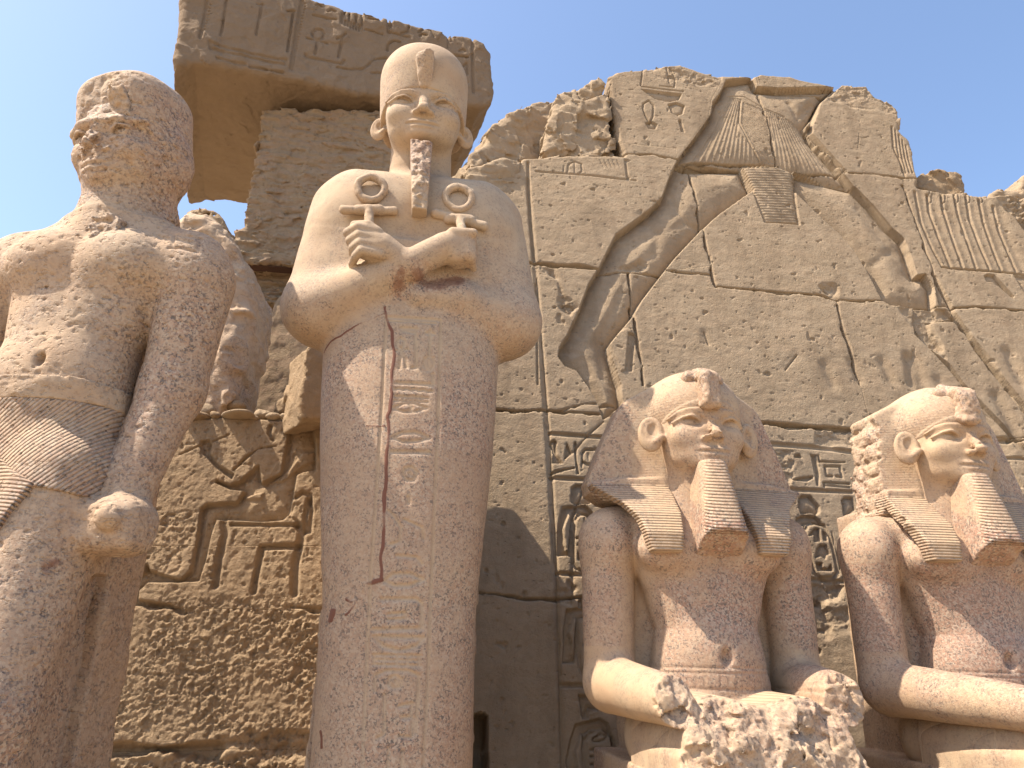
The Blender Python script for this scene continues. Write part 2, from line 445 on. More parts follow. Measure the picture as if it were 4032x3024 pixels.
# hoe, jar, ankh
kg(.013, (345, 82), (400, 86)); kg(.010, (396, 86), (400, 225), (385, 228)); kg(.010, (352, 92), (396, 100))
kg(.010, (450, 90), (447, 185)); kg(.010, (436, 100), (462, 102))
kg(.012, (447, 185), (432, 195), (428, 215), (440, 236), (452, 234), (462, 212), (458, 192), (447, 185)); kg(.014, (444, 200), (446, 222))
kg(.010, (345, 160), (332, 150), (332, 130), (345, 118), (358, 130), (356, 150), (345, 160)); kg(.010, (330, 165), (368, 160)); kg(.010, (345, 165), (338, 228)); kg(.009, (350, 165), (365, 225))
# mouth signs, water, strokes
kg(.012, (330, 282), (460, 288), (458, 250)); kg(.010, (325, 305), (340, 300), (352, 308), (366, 302), (380, 310), (395, 304), (410, 312), (425, 306), (440, 314), (455, 310))
for yy in (330, 345): kg(.009, (325, yy), (440, yy+6))
for xx in (335, 352, 369, 386, 403, 420): kg(.008, (xx, 330), (xx, 348))
kg(.010, (318, 372), (350, 358), (390, 355), (435, 372), (395, 386), (350, 386), (318, 372)); kg(.010, (375, 362), (385, 372), (375, 380))
kg(.011, (315, 478), (350, 462), (400, 460), (445, 480), (400, 492), (350, 494), (315, 478)); kg(.012, (312, 530), (445, 532))
kg(.011, (360, 590), (385, 585), (400, 605), (390, 630), (365, 630), (352, 608), (360, 590)); kg(.012, (375, 605), (378, 612)); kg(.010, (370, 690), (372, 712))
kg(.010, (300, 740), (320, 760), (345, 800), (340, 850), (310, 860)); kg(.009, (355, 770), (420, 800), (425, 840)); kg(.009, (330, 900), (400, 905), (420, 930))
kg(.011, (285, 990), (320, 965), (380, 965), (425, 985), (380, 1005), (320, 1008), (285, 990))
kg(.011, (275, 1055), (400, 1055), (420, 1075), (420, 1150), (405, 1165)); kg(.010, (300, 1110), (360, 1105), (360, 1125), (300, 1128))
kg(.012, (245, 1165), (420, 1160)); kg(.012, (248, 1190), (425, 1195), (400, 1225), (340, 1240), (280, 1225), (248, 1190))
for yy in (1255, 1272, 1290): kg(.008, (245, yy), (415, yy+4))
for xx in (250, 285, 330, 370, 410): kg(.007, (xx, 1258), (xx-2, 1292))
kg(.011, (305, 1340), (325, 1330), (345, 1345), (340, 1370), (318, 1374), (302, 1360), (305, 1340)); kg(.012, (323, 1350), (326, 1356))
kg(.010, (250, 1385), (252, 1330), (290, 1312), (370, 1312), (408, 1330), (408, 1380), (395, 1540))
kg(.010, (285, 1400), (285, 1540), (262, 1556)); kg(.010, (340, 1440), (385, 1430), (380, 1480), (350, 1480)); kg(.010, (340, 1548), (385, 1552), (388, 1480)); kg(.009, (300, 1590), (298, 1659)); kg(.009, (350, 1600), (348, 1659))
K_CRACK = [(col((292, 0), (297, 40), (312, 90), (318, 180), (312, 330), (296, 400), (300, 480), (296, 580), (290, 700), (282, 830), (276, 985)), .011), (col((62, 118), (110, 90), (190, 60), (290, 20)), .006),
           (col((276, 988), (215, 1000), (205, 1025)), .014), (col((190, 1050), (160, 1062), (140, 1045)), .010), (col((180, 1062), (140, 1110)), .008), (col((92, 1090), (88, 1130)), .012), (col((50, 1540), (55, 1600)), .009), (col((215, 436), (285, 440)), .006)]
K_PATCH = [(_k([(905, 590), (925, 600), (1000, 590)], -.46), .07), (_k([(862, 595), (868, 612)], -.46), .06)]
KR = [(.0, 0, 0, .42, .36), (.45, 0, 0, .42, .36), (1.06, 0, 0, .43, .35), (1.4, 0, 0, .432, .35), (1.9, 0, 0, .436, .355), (2.2, 0, 0, .466, .365), (2.75, 0, 0, .52, .38), (3.05, 0, 0, .54, .375), (3.4, 0, 0, .555, .36), (3.8, 0, 0, .57, .33), (4.1, 0, 0, .57, .31)]
def f_king(p):
    q = ksym(p); z = q[:, 2]
    qa = q.copy(); qa[:, 0] = np.abs(qa[:, 0])
    d = loft(q, KR, 2.35)
    u = z > 3.05
    if u.any():
        s = q[u]; sa = qa[u]; e = d[u]
        c = box(sa, (0, .03, 4.20), (.60, .29, .54), .19)
        c = smin(c, ell(sa, (.25, -.16, 4.36), (.36, .17, .26)), .1)
        e = smin(e, c, .12)
        e = smin(e, cap(sa, (.545, .04, 4.50), (.625, -.05, 3.74), .185, .195), .13)
        e = smin(e, cap(sa, (.0, .06, 4.72), (.40, .05, 4.58), .16, .13), .10)
        e = smin(e, ell(sa, (.60, -.02, 3.70), (.225, .25, .22)), .10)
        # forearm of the right arm, over the left one, and its fist
        e = smin(e, cap(s, (-.60, -.16, 3.66), (-.03, -.405, 3.90), .175, .092), .09)
        hnd = cap(s, (-.03, -.405, 3.90), (.17, -.42, 4.02), .092, .095)
        hnd = smin(hnd, box(s, (.27, -.40, 4.025), (.085, .085, .105), .05, rotm('Y', -14)), .05)
        for k in range(4): hnd = smin(hnd, cap(s, (.335, -.44, 4.10-.048*k), (.36, -.34, 4.085-.048*k), .027, .024), .016)
        hnd = smin(hnd, cap(s, (.22, -.46, 4.11), (.345, -.47, 4.115), .034, .026), .02)
        # forearm of the left arm: low relief, its end broken off, then the fist
        e = smin(e, cap(s, (.60, -.10, 3.66), (.28, -.27, 3.74), .15, .10), .09)
        e = smin(e, cap(s, (.33, -.27, 3.755), (.02, -.325, 3.72), .085, .07), .05)
        e = smin(e, hnd, .018)
        fst = cap(s, (-.02, -.40, 3.87), (-.20, -.43, 3.98), .08, .085)
        fst = smin(fst, ell(s, (-.285, -.42, 4.0), (.105, .085, .105)), .05)
        for k in range(4):
            zz = 4.075-.052*k
            fst = smin(fst, chain(s, [(-.25+.012*k, -.475, zz-.01), (-.36+.012*k, -.49, zz), (-.425+.02*k, -.43, zz-.01), (-.39, -.36, zz-.03)], [.031, .030, .027, .024]), .018)
        fst = smin(fst, chain(s, [(-.24, -.46, 4.06), (-.30, -.475, 4.105), (-.385, -.45, 4.11)], [.036, .031, .025]), .015)
        e = smin(e, fst, .02)
        e = smax(e, -cap(s, (-.40, -.36, 3.95), (-.34, -.33, 4.14), .018, .02), .015)
        d[u] = e
    u = z > 4.55
    if u.any():
        d[u] = smin(d[u], face(khead(q[u]), 55, (.0795, .010, -.033), .0015, 3)*2.45, .05)
    # inscription, cracks and wear
    n = d < .05
    n &= p[:, 1] < .0
    if n.any():
        s = p[n]; e = d[n]
        e = e+.0085*mark(s, K_GLYPHS, .9)-.004*mark(s, K_CRACK, .6, .014)
        d[n] = e
    return d+.0025*vnoise(p, 9, 2)
def a_king(v):
    z = v[:, 2]
    n = fbm(v, 2.5, 3, 5)*.13
    dust_tone = np.interp(z, [1.0, 2.0, 2.8, 3.2, 3.5, 3.9, 4.3, 6], [.44, .40, .34, .36, .66, .84, 1.0, .92])+n
    dust_tone -= .35*((v[:, 0] > .25) & (z > 5.0) & (z < 5.25) & (v[:, 1] < -.1))*np.clip((v[:, 0]-.02)*6, 0, 1)  # darker colour at the right side of the face
    g = mark(v, K_GLYPHS, 1.0); dust_tone = dust_tone+.45*g
    dust_tone -= .45*mark(v, K_PATCH, 1.2)
    return {'dust_tone': dust_tone, 'brown_tint': np.clip(mark(v, K_CRACK, 1.0, .014)*(.75+.5*vnoise(v, 9, 2))+.50*mark(v, K_PATCH, .8, .03), 0, 1)}
king = thing('standing_statue', 'tall standing granite king with crossed arms, rounded crown and an ankh in each fist', 'statue', FK.o, FK.psi)
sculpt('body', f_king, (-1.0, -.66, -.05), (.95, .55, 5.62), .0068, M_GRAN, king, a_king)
def f_crown(p):
    q = khead(ksym(p)); c = .105
    r = np.where(q[:, 2] > c, .122, .40).astype(f32)
    w = q-V(0, .006, c); w[:, 2] /= r; w[:, 0] /= .0815; w[:, 1] /= .1005
    n = np.full(len(w), 2.12, f32); w = np.abs(w); d = ((w**n[:, None]).sum(1)**(1/n)-1)*.088
    edge = .0345-.62*(q[:, 1]+.088)-1.2*q[:, 0]**2
    d = smax(d, np.maximum(edge, -.055)-q[:, 2], .004)
    return d*2.45+.002*vnoise(p, 8, 4)
def a_crown(v): return {'dust_tone': .95+.25*fbm(v, 3, 3, 8)-.25*np.clip((v[:, 0]-.05)*3, 0, 1), 'brown_tint': np.zeros(len(v))}  # value drops towards the right, so the colour darkens
kcrown = sculpt('crown', f_crown, (-.48, -.5, 4.98), (.36, .42, 6.12), .0068, M_GRAN, king, a_crown)
a_plain = lambda lvl, am=.2: (lambda v: {'dust_tone': lvl+am*fbm(v, 4, 3, 8), 'brown_tint': np.zeros(len(v))})
def f_ur(p):
    c = _k([(901, 128), (935, 128), (930, 182), (909, 182)], -.40)
    cs = f_crown(p)
    d = smax(poly2(p[:, 0], p[:, 2], c)-.012, np.maximum(cs-.055-.25*(p[:, 2]-5.45)+.35*np.abs(p[:, 0]+.062), -.04-cs), .012)
    d = np.maximum(d, p[:, 1])
    return d+.010*fbm(p, 16, 3, 4)*(.3+(p[:, 2] > 5.46))
sculpt('uraeus', f_ur, (-.22, -.52, 5.25), (.10, -.15, 5.62), .0058, M_GRAN, kcrown, a_plain(.85))
def f_beard(p):
    c = _k([(888, 294), (934, 296), (921, 460), (891, 458)], -.36)
    d = np.maximum(poly2(p[:, 0], p[:, 2], c)-.004, p[:, 1]+.18)
    yf = np.interp(p[:, 2], [4.3, 4.6, 4.9], [-.415, -.385, -.325]).astype(f32)
    d = smax(d, yf-p[:, 1]+.2*np.abs(p[:, 0]+.062)-.012+.012*ridge(p, 10, 3, 3)+.012*fbm(p, 30, 3, 9), .012)
    return d
def a_beard(v): return {'dust_tone': np.interp(v[:, 2], [4.3, 4.62, 4.8, 4.9], [.85, .60, .30, .3])+.25*fbm(v, 7, 3, 1), 'brown_tint': np.interp(v[:, 2], [4.3, 4.6, 4.85], [.05, .25, .42])}
sculpt('false_beard', f_beard, (-.22, -.52, 4.2), (.10, -.1, 4.95), .0062, M_GRAN, king, a_beard)
for cx, cz, bl, br, st, dep in ((-.352, 4.452, (-.505, 4.277), (-.195, 4.30), (-.335, 4.12), .34), (.212, 4.448, (.066, 4.318), (.385, 4.255), (.24, 4.16), .325)):
    yb = -dep
    def f_ankh(p):
        x = (p[:, 0]-cx); z = p[:, 2]-cz
        rr = np.sqrt((x/np.interp(z, [-.11, .03, .11], [.82, 1.0, .95]).astype(f32))**2+z*z)
        ring = np.sqrt((rr-.088)**2+((p[:, 1]-yb)*.9)**2)-.026
        b = cap(p, (bl[0], yb-.005, bl[1]), (br[0], yb-.005, br[1]), .030, .030)
        mx, mz = (bl[0]+br[0])/2, (bl[1]+br[1])/2
        b = np.minimum(b, cap(p, (mx-.07, yb-.01, mz-.005), (mx+.07, yb-.01, mz+.005), .034, .034))
        s = cap(p, (mx, yb-.02, mz), (st[0], -.40, st[1]), .028, .03)
        return smin(smin(ring, b, .01), s, .012)+.004*fbm(p, 25, 2, 3)
    sculpt('ankh', f_ankh, (min(bl[0], cx)-.13, -.5, 4.05), (max(br[0], cx)+.13, -.2, 4.62), .0058, M_GRAN, king, a_plain(.9))
def f_kpillar_blocker(p):
    d = np.minimum(box(p, (.0, .50, 2.1), (.47, .20, 2.1), .02), box(p, (-.02, .85, 1.75), (.40, .50, 1.75), .02))  # second box: unseen extension to the wall, added to cast its shadow
    return d+.02*fbm(p, 7, 4, 6)
sculpt('back_pillar', f_kpillar_blocker, (-.56, .22, -.05), (.56, 1.42, 4.5), .016, M_RAW, king, a_plain(.55))
def f_kbase(p): return box(p, (.0, -.1, .12), (.62, .85, .13), .02)+.012*fbm(p, 6, 3, 6)
sculpt('plinth', f_kbase, (-.75, -1.1, -.05), (.75, .85, .32), .02, M_RAW, king, a_plain(.7))
# ------------------------------------------------------------------ weathered striding king (left)
FL = Frame(-2.125, 4.0, -3.0)
LZ = [1.0, 2.3, 3.0, 3.5, 4.2, 5.2]; LX = [-.36, -.35, -.335, -.30, -.24, -.235]
def lsym(p):
    q = p.copy(); q[:, 0] -= np.interp(p[:, 2], LZ, LX).astype(f32); return q
LHC, LHS = (-.245, .01, 4.545), (4.0, 3.5, 2.75)
RLH = rotm('Z', -13)@rotm('X', 13)
def lhead(p): return ((p-V(*LHC))@RLH)/V(*LHS)
LR = [(2.0, 0, 0, .40, .30), (2.45, 0, -.02, .42, .31), (2.9, 0, -.03, .375, .285), (3.2, 0, -.02, .355, .265), (3.5, 0, 0, .43, .27), (3.75, 0, 0, .47, .25), (4.0, 0, .02, .30, .18)]
def f_ltorso(q, qa, p):
    e = loft(q, LR, 2.35)
    e = smin(e, ell(qa, (.20, -.165, 3.68), (.25, .15, .20)), .07)
    e = smin(e, ell(q, (0, -.17, 2.98), (.27, .15, .22)), .12)
    e = smax(e, -cap(q, (.02, -.34, 3.13), (.02, -.30, 3.5), .010, .018), .05)
    return e
def f_king2(p):
    q = lsym(p); qa = q.copy(); qa[:, 0] = np.abs(qa[:, 0])
    e = f_ltorso(q, qa, p)
    e = smin(e, cap(q, (-.02, .05, 3.95), (-.035, .06, 4.35), .25, .235), .09)
    e = smin(e, cap(qa, (.10, .05, 3.96), (.47, .03, 3.80), .15, .17), .09)
    e = smin(e, ell(qa, (.54, .03, 3.67), (.215, .22, .25)), .11)
    # left arm hanging down to a closed fist
    a = cap(p, (.275, .04, 3.66), (.235, .06, 3.0), .215, .165)
    a = smin(a, cap(p, (.235, .05, 3.0), (.155, -.07, 2.42), .165, .13), .08)
    f = smin(ell(p, (.185, -.12, 2.225), (.165, .19, .155)), box(p, (.20, -.17, 2.20), (.14, .13, .12), .06), .05)
    f = smin(f, cap(p, (.22, -.18, 2.24), (.235, -.325, 2.225), .075, .066), .02)
    f = smin(f, cap(p, (.10, -.20, 2.27), (.10, -.26, 2.14), .06, .055), .03)
    a = smin(a, f, .07)
    b = cap(p, (-.86, .04, 3.66), (-.93, .06, 3.0), .21, .165)
    b = smin(b, cap(p, (-.93, .06, 3.0), (-.92, -.06, 2.3), .16, .14), .08)
    e = smin(e, np.minimum(a, b), .035)
    # legs: the left one forward, a web of stone behind it
    l = cap(p, (-.17, -.10, 2.45), (-.15, -.33, 1.35), .285, .195)
    l = smin(l, cap(p, (-.15, -.33, 1.35), (-.14, -.33, .15), .20, .15), .08)
    l = smin(l, ell(p, (-.15, -.45, 1.32), (.15, .12, .2)), .08)
    r = cap(p, (-.58, -.02, 2.45), (-.60, .0, 1.3), .26, .2)
    r = smin(r, cap(p, (-.60, .0, 1.3), (-.60, .05, .15), .2, .14), .08)
    e = smin(e, np.minimum(l, r), .05)
    e = smin(e, box(p, (-.40, .12, 1.15), (.27, .28, 1.25), .02), .03)
    e = smax(e, -ell(q, (.045, -.325, 3.035), (.020, .045, .036)), .035)
    u = p[:, 2] > 3.9
    if u.any():
        s = p[u]; h = lhead(s)
        fc = face(h, 10, (.060, .03, -.03), .014, 8)*2.75
        fc = smin(fc, chain(h, [(-.062, -.060, .024), (-.03, -.084, .029), (0, -.088, .027), (.03, -.084, .029), (.062, -.060, .024)], .0085)*2.75, .02)
        fc = fc+.010*np.clip(fbm(s, 11, 4, 2)+.2, 0, 1)*np.clip((s[:, 0]+.42)*6, 0, 1)+.004*fbm(s, 20, 3, 5)
        fc = smin(fc, ell(h, (.006, .008, -.02), (.073, .082, .11))*2.75+.014*fbm(s, 6, 3, 7), .05)
        e[u] = smin(e[u], fc, .06)
    n = np.abs(e) < .06
    if n.any():
        s = p[n]
        e[n] += .003*fbm(s, 6, 4, 3)
        w = V(1, 1, 1.7)
        e[n] += .009*np.clip((fbm(s*w, 32, 3, 11)-.5)*2.6, 0, 1)
        k = [(FL.pts([(0, 505), (40, 500), (110, 440)], 0), .010), (FL.pts([(393, 526), (445, 530), (443, 566), (396, 560), (393, 526)], -.05), .010), (FL.pts([(405, 540), (432, 545)], -.05), .01)]
        e[n] += .010*mark(s, k, 1)
    return e
a_l = lambda v: {'dust_tone': np.interp(v[:, 2], [1, 2.0, 2.6, 3.0, 3.5, 3.8, 5], [.38, .50, .62, .68, .66, .88, .74])+.24*fbm(v, 2.2, 4, 5)-.34*np.clip(v[:, 0]*2.6+.35, 0, 1)*(v[:, 2] > 2.4)-.30*((v[:, 2] > 4.08) & (v[:, 0] > -.45)),  # skin thinned on the right side and head to paint in shade
                 'brown_tint': .20*((v[:, 2] > 4.1) & (v[:, 1] < .05))*np.clip((v[:, 0]+.5)*3, 0, 1)+.42*np.clip(1.5-ln((v-V(.03, -.25, 1.95))/V(.07, .25, .20)), 0, 1)*(.7+fbm(v, 9, 3, 6))}  # face browned: raw broken stone plus painted shade; stain on the leg
lking = thing('striding_statue', 'weathered granite striding king with battered face, pleated kilt and one closed fist', 'statue', FL.o, FL.psi)
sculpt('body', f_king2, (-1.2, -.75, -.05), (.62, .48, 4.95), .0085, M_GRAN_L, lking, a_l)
def f_lcrown(p):
    q = lhead(p); c = .085
    r = np.where(q[:, 2] > c, .085, .36).astype(f32)
    w = np.abs(q-V(0, .002, c)); w[:, 2] /= r; w[:, 0] /= .072; w[:, 1] /= .089
    n = np.full(len(w), 2.8, f32); d = ((w**n[:, None]).sum(1)**(1/n)-1)*.09
    edge = .030-.55*(q[:, 1]+.088)-1.2*q[:, 0]**2
    d = smax(d, np.maximum(edge, -.155)-q[:, 2], .006)*2.75
    scar = (-.079-q[:, 1]-.06*np.maximum(-q[:, 0], 0))*3.4+.014*fbm(p, 6, 4, 2)+.006*ridge(p, 18, 2, 7)
    d = smax(d, scar, .012)
    cut2 = plane(p, (-.45, -.15, 5.06), (-.25, -.45, 1))+.02*fbm(p, 7, 4, 12)
    d = smax(d, cut2, .015)
    return d+.003*fbm(p, 7, 4, 4)+.008*np.clip((fbm(p*V(1, 1, 1.6), 18, 3, 11)-.42)*2.2, 0, 1)
a_lc = lambda v: {'dust_tone': np.interp(v[:, 2], [4.0, 4.5, 5.1], [.18, .42, .95])+.25*fbm(v, 3, 3, 8)-.3*np.clip((v[:, 0]+.1)*3, 0, 1), 'brown_tint': np.zeros(len(v))}  # darker colour lower down and towards the right
lcrown = sculpt('crown', f_lcrown, (-.78, -.5, 3.95), (.32, .58, 5.3), .0082, M_GRAN_L, lking, a_lc)
def f_lur(p):
    c = FL.pts([(236, 200), (272, 196), (276, 220), (268, 262), (236, 264)], -.33)
    return smax(poly2(p[:, 0], p[:, 2], c)-.01, np.maximum(np.maximum(f_lcrown(p)-.055*np.clip((p[:, 2]-4.58)/.16, -.5, 1), -.10-f_lcrown(p)), p[:, 1]), .02)+.014*fbm(p, 13, 4, 3)
sculpt('uraeus', f_lur, (-.55, -.6, 4.55), (-.05, .05, 5.05), .008, M_GRAN_L, lcrown, a_plain(.8))
def f_lbeard(p):
    c = FL.pts([(196, 462), (258, 458), (252, 520), (238, 545), (190, 560), (170, 548), (188, 510)], -.27)
    return np.maximum(poly2(p[:, 0], p[:, 2], c)-.01, np.maximum(-.285+.1*(p[:, 2]-3.8)-p[:, 1], p[:, 1]-.02))+.022*ridge(p, 9, 3, 3)+.012*fbm(p, 28, 3, 5)
sculpt('beard_stump', f_lbeard, (-.36, -.42, 3.5), (.06, .06, 4.05), .008, M_GRAN_L, lking, a_plain(.62))
def f_lbelt(p):
    q = lsym(p); qa = q.copy(); qa[:, 0] = np.abs(qa[:, 0])
    e = f_ltorso(q, qa, p)-.016
    e = smax(e, np.abs(q[:, 2]-2.882)-.062, .008)
    return smax(e, q[:, 0]-.40, .01)+.005*fbm(p, 14, 4, 3)+.006*np.clip((fbm(p*V(1, 1, 1.7), 20, 3, 11)-.3)*2, 0, 1)
sculpt('belt', f_lbelt, (-.85, -.5, 2.75), (.12, .4, 3.0), .0075, M_GRAN_L, lking, a_plain(.85))
def f_lkilt(p, flap=False):
    q = lsym(p); qa = q.copy(); qa[:, 0] = np.abs(qa[:, 0])
    e = np.minimum(f_ltorso(q, qa, p), smin(cap(p, (-.17, -.10, 2.45), (-.15, -.33, 1.35), .285, .195), loft(q, LR, 2.35), .05))-(.030 if flap else .014)
    x = p[:, 0]
    if flap:
        edge = poly2(x, p[:, 2], FL.pts([(-60, 1000), (0, 985), (40, 1020), (88, 1048), (40, 1115), (0, 1180), (-80, 1330), (-300, 1300), (-300, 980)], -.36))
        e = smax(e, edge, .008); e = smax(e, p[:, 1]+.05, .01)
    else:
        lo = np.interp(x, [-.95, -.16, .10, .2], [1.95, 2.36, 2.33, 2.28]).astype(f32)
        e = smax(e, np.maximum(lo-p[:, 2], p[:, 2]-2.825), .008)
    return e+.004*fbm(p, 14, 4, 3)
a_k = lambda v: {'dust_tone': .62+.2*fbm(v, 3, 3, 8)-.25*np.clip((2.6-v[:, 2])*2, 0, 1), 'brown_tint': np.zeros(len(v)), 'ribs': np.clip(1.15+.9*fbm(v, 3, 3, 4), 0, 1)}
M_FLAP_L = granite('flap_tan_granite', (.52, .39, .265), (.42, .245, .175), pits=.5, scale=40, ribs=stripes(52.0, (.12, .2, 1), .014, 'ribs'))
lkilt = sculpt('kilt', f_lkilt, (-.95, -.6, 1.9), (.2, .45, 2.88), .0075, M_KILT_L, lking, a_k)
sculpt('kilt_flap', lambda p: f_lkilt(p, True), (-.95, -.66, 1.75), (.05, 0, 2.65), .0075, M_FLAP_L, lkilt, a_k)
def f_lpil(p): return box(p, (-.30, .46, 2.1), (.25, .17, 2.12), .02)+.02*fbm(p, 5, 4, 6)
sculpt('back_pillar', f_lpil, (-.65, .2, -.05), (.05, .75, 4.4), .014, M_GRAN_L, lking, a_plain(.5))
def f_lbase(p): return box(p, (-.35, -.1, .1), (.75, .8, .11), .02)+.012*fbm(p, 6, 3, 6)
sculpt('plinth', f_lbase, (-1.2, -1.05, -.05), (.5, .85, .3), .02, M_RAW, lking, a_plain(.7))
# ------------------------------------------------------------------ the two seated kings (right)
SHC, SHS = (0.0, -.085, 2.97), (3.6, 2.95, 2.62)
RSH = rotm('Z', 3)
def shead(p): return ((p-V(*SHC))@RSH)/V(*SHS)
SR = [(.9, 0, .0, .40, .34), (1.25, 0, -.02, .38, .32), (1.5, 0, -.045, .335, .285), (1.8, 0, -.03, .295, .255), (2.0, 0, -.02, .35, .275), (2.25, 0, 0, .45, .29), (2.42, 0, .02, .46, .25), (2.56, 0, .03, .30, .2)]
def f_seated(p, broken, seed):
    qa = p.copy(); qa[:, 0] = np.abs(qa[:, 0])
    e = loft(p, SR, 2.3)
    e = smin(e, ell(qa, (.20, -.19, 2.235), (.235, .15, .155)), .05)
    e = smin(e, ell(p, (0, -.16, 1.66), (.23, .16, .22)), .10)
    e = smax(e, -cap(p, (0, -.365, 1.74), (0, -.33, 2.12), .012, .024), .05)
    e = smin(e, cap(qa, (.12, .05, 2.47), (.50, .04, 2.36), .12, .15), .08)
    a = cap(qa, (.545, .03, 2.32), (.56, .02, 1.53), .158, .14)
    a = smin(a, ell(qa, (.545, .02, 2.28), (.165, .19, .2)), .06)
    e = smin(e, box(qa, (.42, .14, 1.95), (.17, .10, .5), .03), .05)
    fa = cap(qa, (.55, -.02, 1.50), (.43, -1.02, 1.43), .152, .10)
    fa = smin(fa, box(qa, (.36, -1.15, 1.475), (.10, .17, .05), .04), .06)
    a = smin(a, fa, .06)
    th = cap(qa, (.235, .0, 1.24), (.235, -1.12, 1.24), .245, .20)
    th = smin(th, box(p, (0, -.5, 1.18), (.28, .62, .24), .08), .08)
    th = smin(th, cap(qa, (.235, -1.12, 1.22), (.235, -1.06, .2), .19, .15), .06)
    th = smin(th, cap(qa, (.235, -1.06, .12), (.235, -1.4, .08), .13, .1), .06)
    e = smin(e, th, .035)
    e = smin(e, a, .03)
    e = smax(e, -ell(p, (0, -.345, 1.655), (.030, .05, .045)), .03)
    u = p[:, 2] > 2.35
    if u.any():
        s = p[u]; h = shead(s)
        e[u] = smin(e[u], cap(s, (0, .0, 2.40), (0, -.045, 2.78), .225, .205), .04)
        e[u] = smin(e[u], face(h, 62, (.0885, -.026, -.018), .0075 if seed == 1 else .004, seed*5, 1.22)*2.62, .05)
    # belt lines
    n = (np.abs(e) < .05) & (p[:, 2] > 1.44) & (p[:, 2] < 1.62) & (np.abs(p[:, 0]) < .40) & (p[:, 1] < -.05)
    if n.any():
        z = p[n, 2]; x = p[n, 0]
        e[n] += .006*np.exp(-((z-1.597)/.006)**2)+.005*np.exp(-((z-1.57)/.006)**2)+.006*np.exp(-((z-1.49)/.008)**2)+.003*(np.abs(z-1.53) < .03)*(np.abs(np.sin(x*75)) < .3)
    if broken:
        n = (np.abs(e) < .5) & (p[:, 2] < 1.75)
        s = p[n]
        big = .05*fbm(s, 3.2, 3, 21)+.035*chips(s, 6, 3)+.020*chips(s, 14, 5)+.010*chips(s, 32, 7)
        c = plane(s, (0, -.70, 1.44), (.12, -.86, .42))
        c = smin(c, plane(s, (0, -.95, 1.02), (0, -.35, 1.0)), .1)
        e[n] = smax(e[n], c+big, .008)
    return e+.0025*vnoise(p, 9, seed)
def cutmask(v):
    c = plane(v, (0, -.62, 1.44), (.12, -.86, .42))
    return np.clip(c*6+.3, 0, 1)*(v[:, 2] < 1.7)
def a_seat(broken, seed):
    def fn(v):
        z = v[:, 2]
        d = np.interp(z, [.5, 1.2, 1.45, 1.6, 1.9, 2.15, 2.4, 2.6, 3.3], [.5, .75, .55, .32, .10, .30, .42, .78, .70])+.26*fbm(v, 2.6, 4, 5+seed)
        rec = np.clip(1.6-np.abs(np.abs(v[:, 0])-.40)*8, 0, 1)*np.clip((v[:, 1]+.25)*4, 0, 1)*(z < 2.2)
        d = d+.6*rec+.35*(np.abs(v[:, 0]) > .5)*(z < 1.7)
        if seed == 2: d = d-.30*(z < 2.2)*(z > 1.2)
        if broken: d = np.maximum(d, .55*cutmask(v))
        return {'dust_tone': d, 'brown_tint': np.zeros(len(v))}
    return fn
NW = [(0, 3.36), (.17, 3.30), (.41, 3.175), (.455, 3.13), (.575, 2.86), (.655, 2.655), (.645, 2.60), (.56, 2.55), (.30, 2.50), (0, 2.5)]
NL = [(.655, 2.625), (.60, 2.575), (.50, 2.49), (.435, 2.38), (.405, 2.26), (.385, 2.205), (.235, 2.205), (.205, 2.45), (.19, 2.66), (.45, 2.66)]
def f_nemes(p, chip):
    qa = p.copy(); x = np.abs(p[:, 0]); qa[:, 0] = x; z = p[:, 2]; y = p[:, 1]
    h = shead(p)
    d = (ell(h, (0, .010, .050), (.0830, .1030, .1035)))*2.62
    d = smax(d, (np.maximum(.033-.60*(h[:, 1]+.088)-1.5*h[:, 0]**2, -.030)-h[:, 2])*2.62, .006)
    w = poly2(x, z, NW)
    yf = -.115+.30*np.maximum(x-.22, 0)+.10*np.maximum(3.0-z, 0)*0
    w = smax(w-.012, np.maximum(yf-y, y-.22), .03)
    d = smin(d, w, .035)
    band = np.maximum((-.030-h[:, 2])*2.62, np.maximum(np.abs(h[:, 2]-(.042-.60*(h[:, 1]+.088)-1.5*h[:, 0]**2))*2.62-.020, (ell(h, (0, .010, .050), (.0830, .1030, .1035)))*2.62-.005))
    d = smin(d, band, .006)
    l = poly2(x, z, NL)
    yc = np.interp(z, [2.2, 2.3, 2.42, 2.52, 2.62], [-.335, -.335, -.27, -.16, -.06]).astype(f32)+.10*np.maximum(x-.3, 0)
    l = smax(l-.010, np.abs(y-yc)-.052, .018)
    d = smin(d, l, .02)
    if chip:
        m = p[:, 0] < 0; s = p[m]
        d[m] = smax(d[m], plane(s, (-.465, .1, 2.75), (-1, -.05, .10))+.022*ridge(s, 9, 3, 4), .01)
    return d
def a_nemes(v):
    lap = (v[:, 2] < 2.625)*(v[:, 1] < .02)
    dome = np.clip((v[:, 2]-3.08)*8, 0, 1)
    wing = (1-lap)*(1-dome)*.10
    return {'dust_tone': .72+.25*fbm(v, 3, 4, 2)-.2*(np.abs(v[:, 0]) > .4), 'brown_tint': np.zeros(len(v)), 'ribs': lap*1.0+wing*.8}
def f_sbeard(p):
    z = p[:, 2]; t = np.clip((2.73-z)/.49, 0, 1)
    hw = .085+.050*t; yf = -.385-.17*t
    x = np.abs(p[:, 0])
    dp = .085+.045*t; k = ((x/hw)**2.5+(np.maximum(yf+dp-p[:, 1], 0)/dp)**2.5+1e-6)**.4; front = (k-1)*np.minimum(hw, dp)
    d = np.maximum(np.maximum(x-hw, front), p[:, 1]+.10)
    d = smax(d, z-2.735, .02)
    d = smax(d, plane(p, (0, -.55, 2.325), (0, -.50, -.86))+.012*fbm(p, 16, 3, 4), .012)
    return d
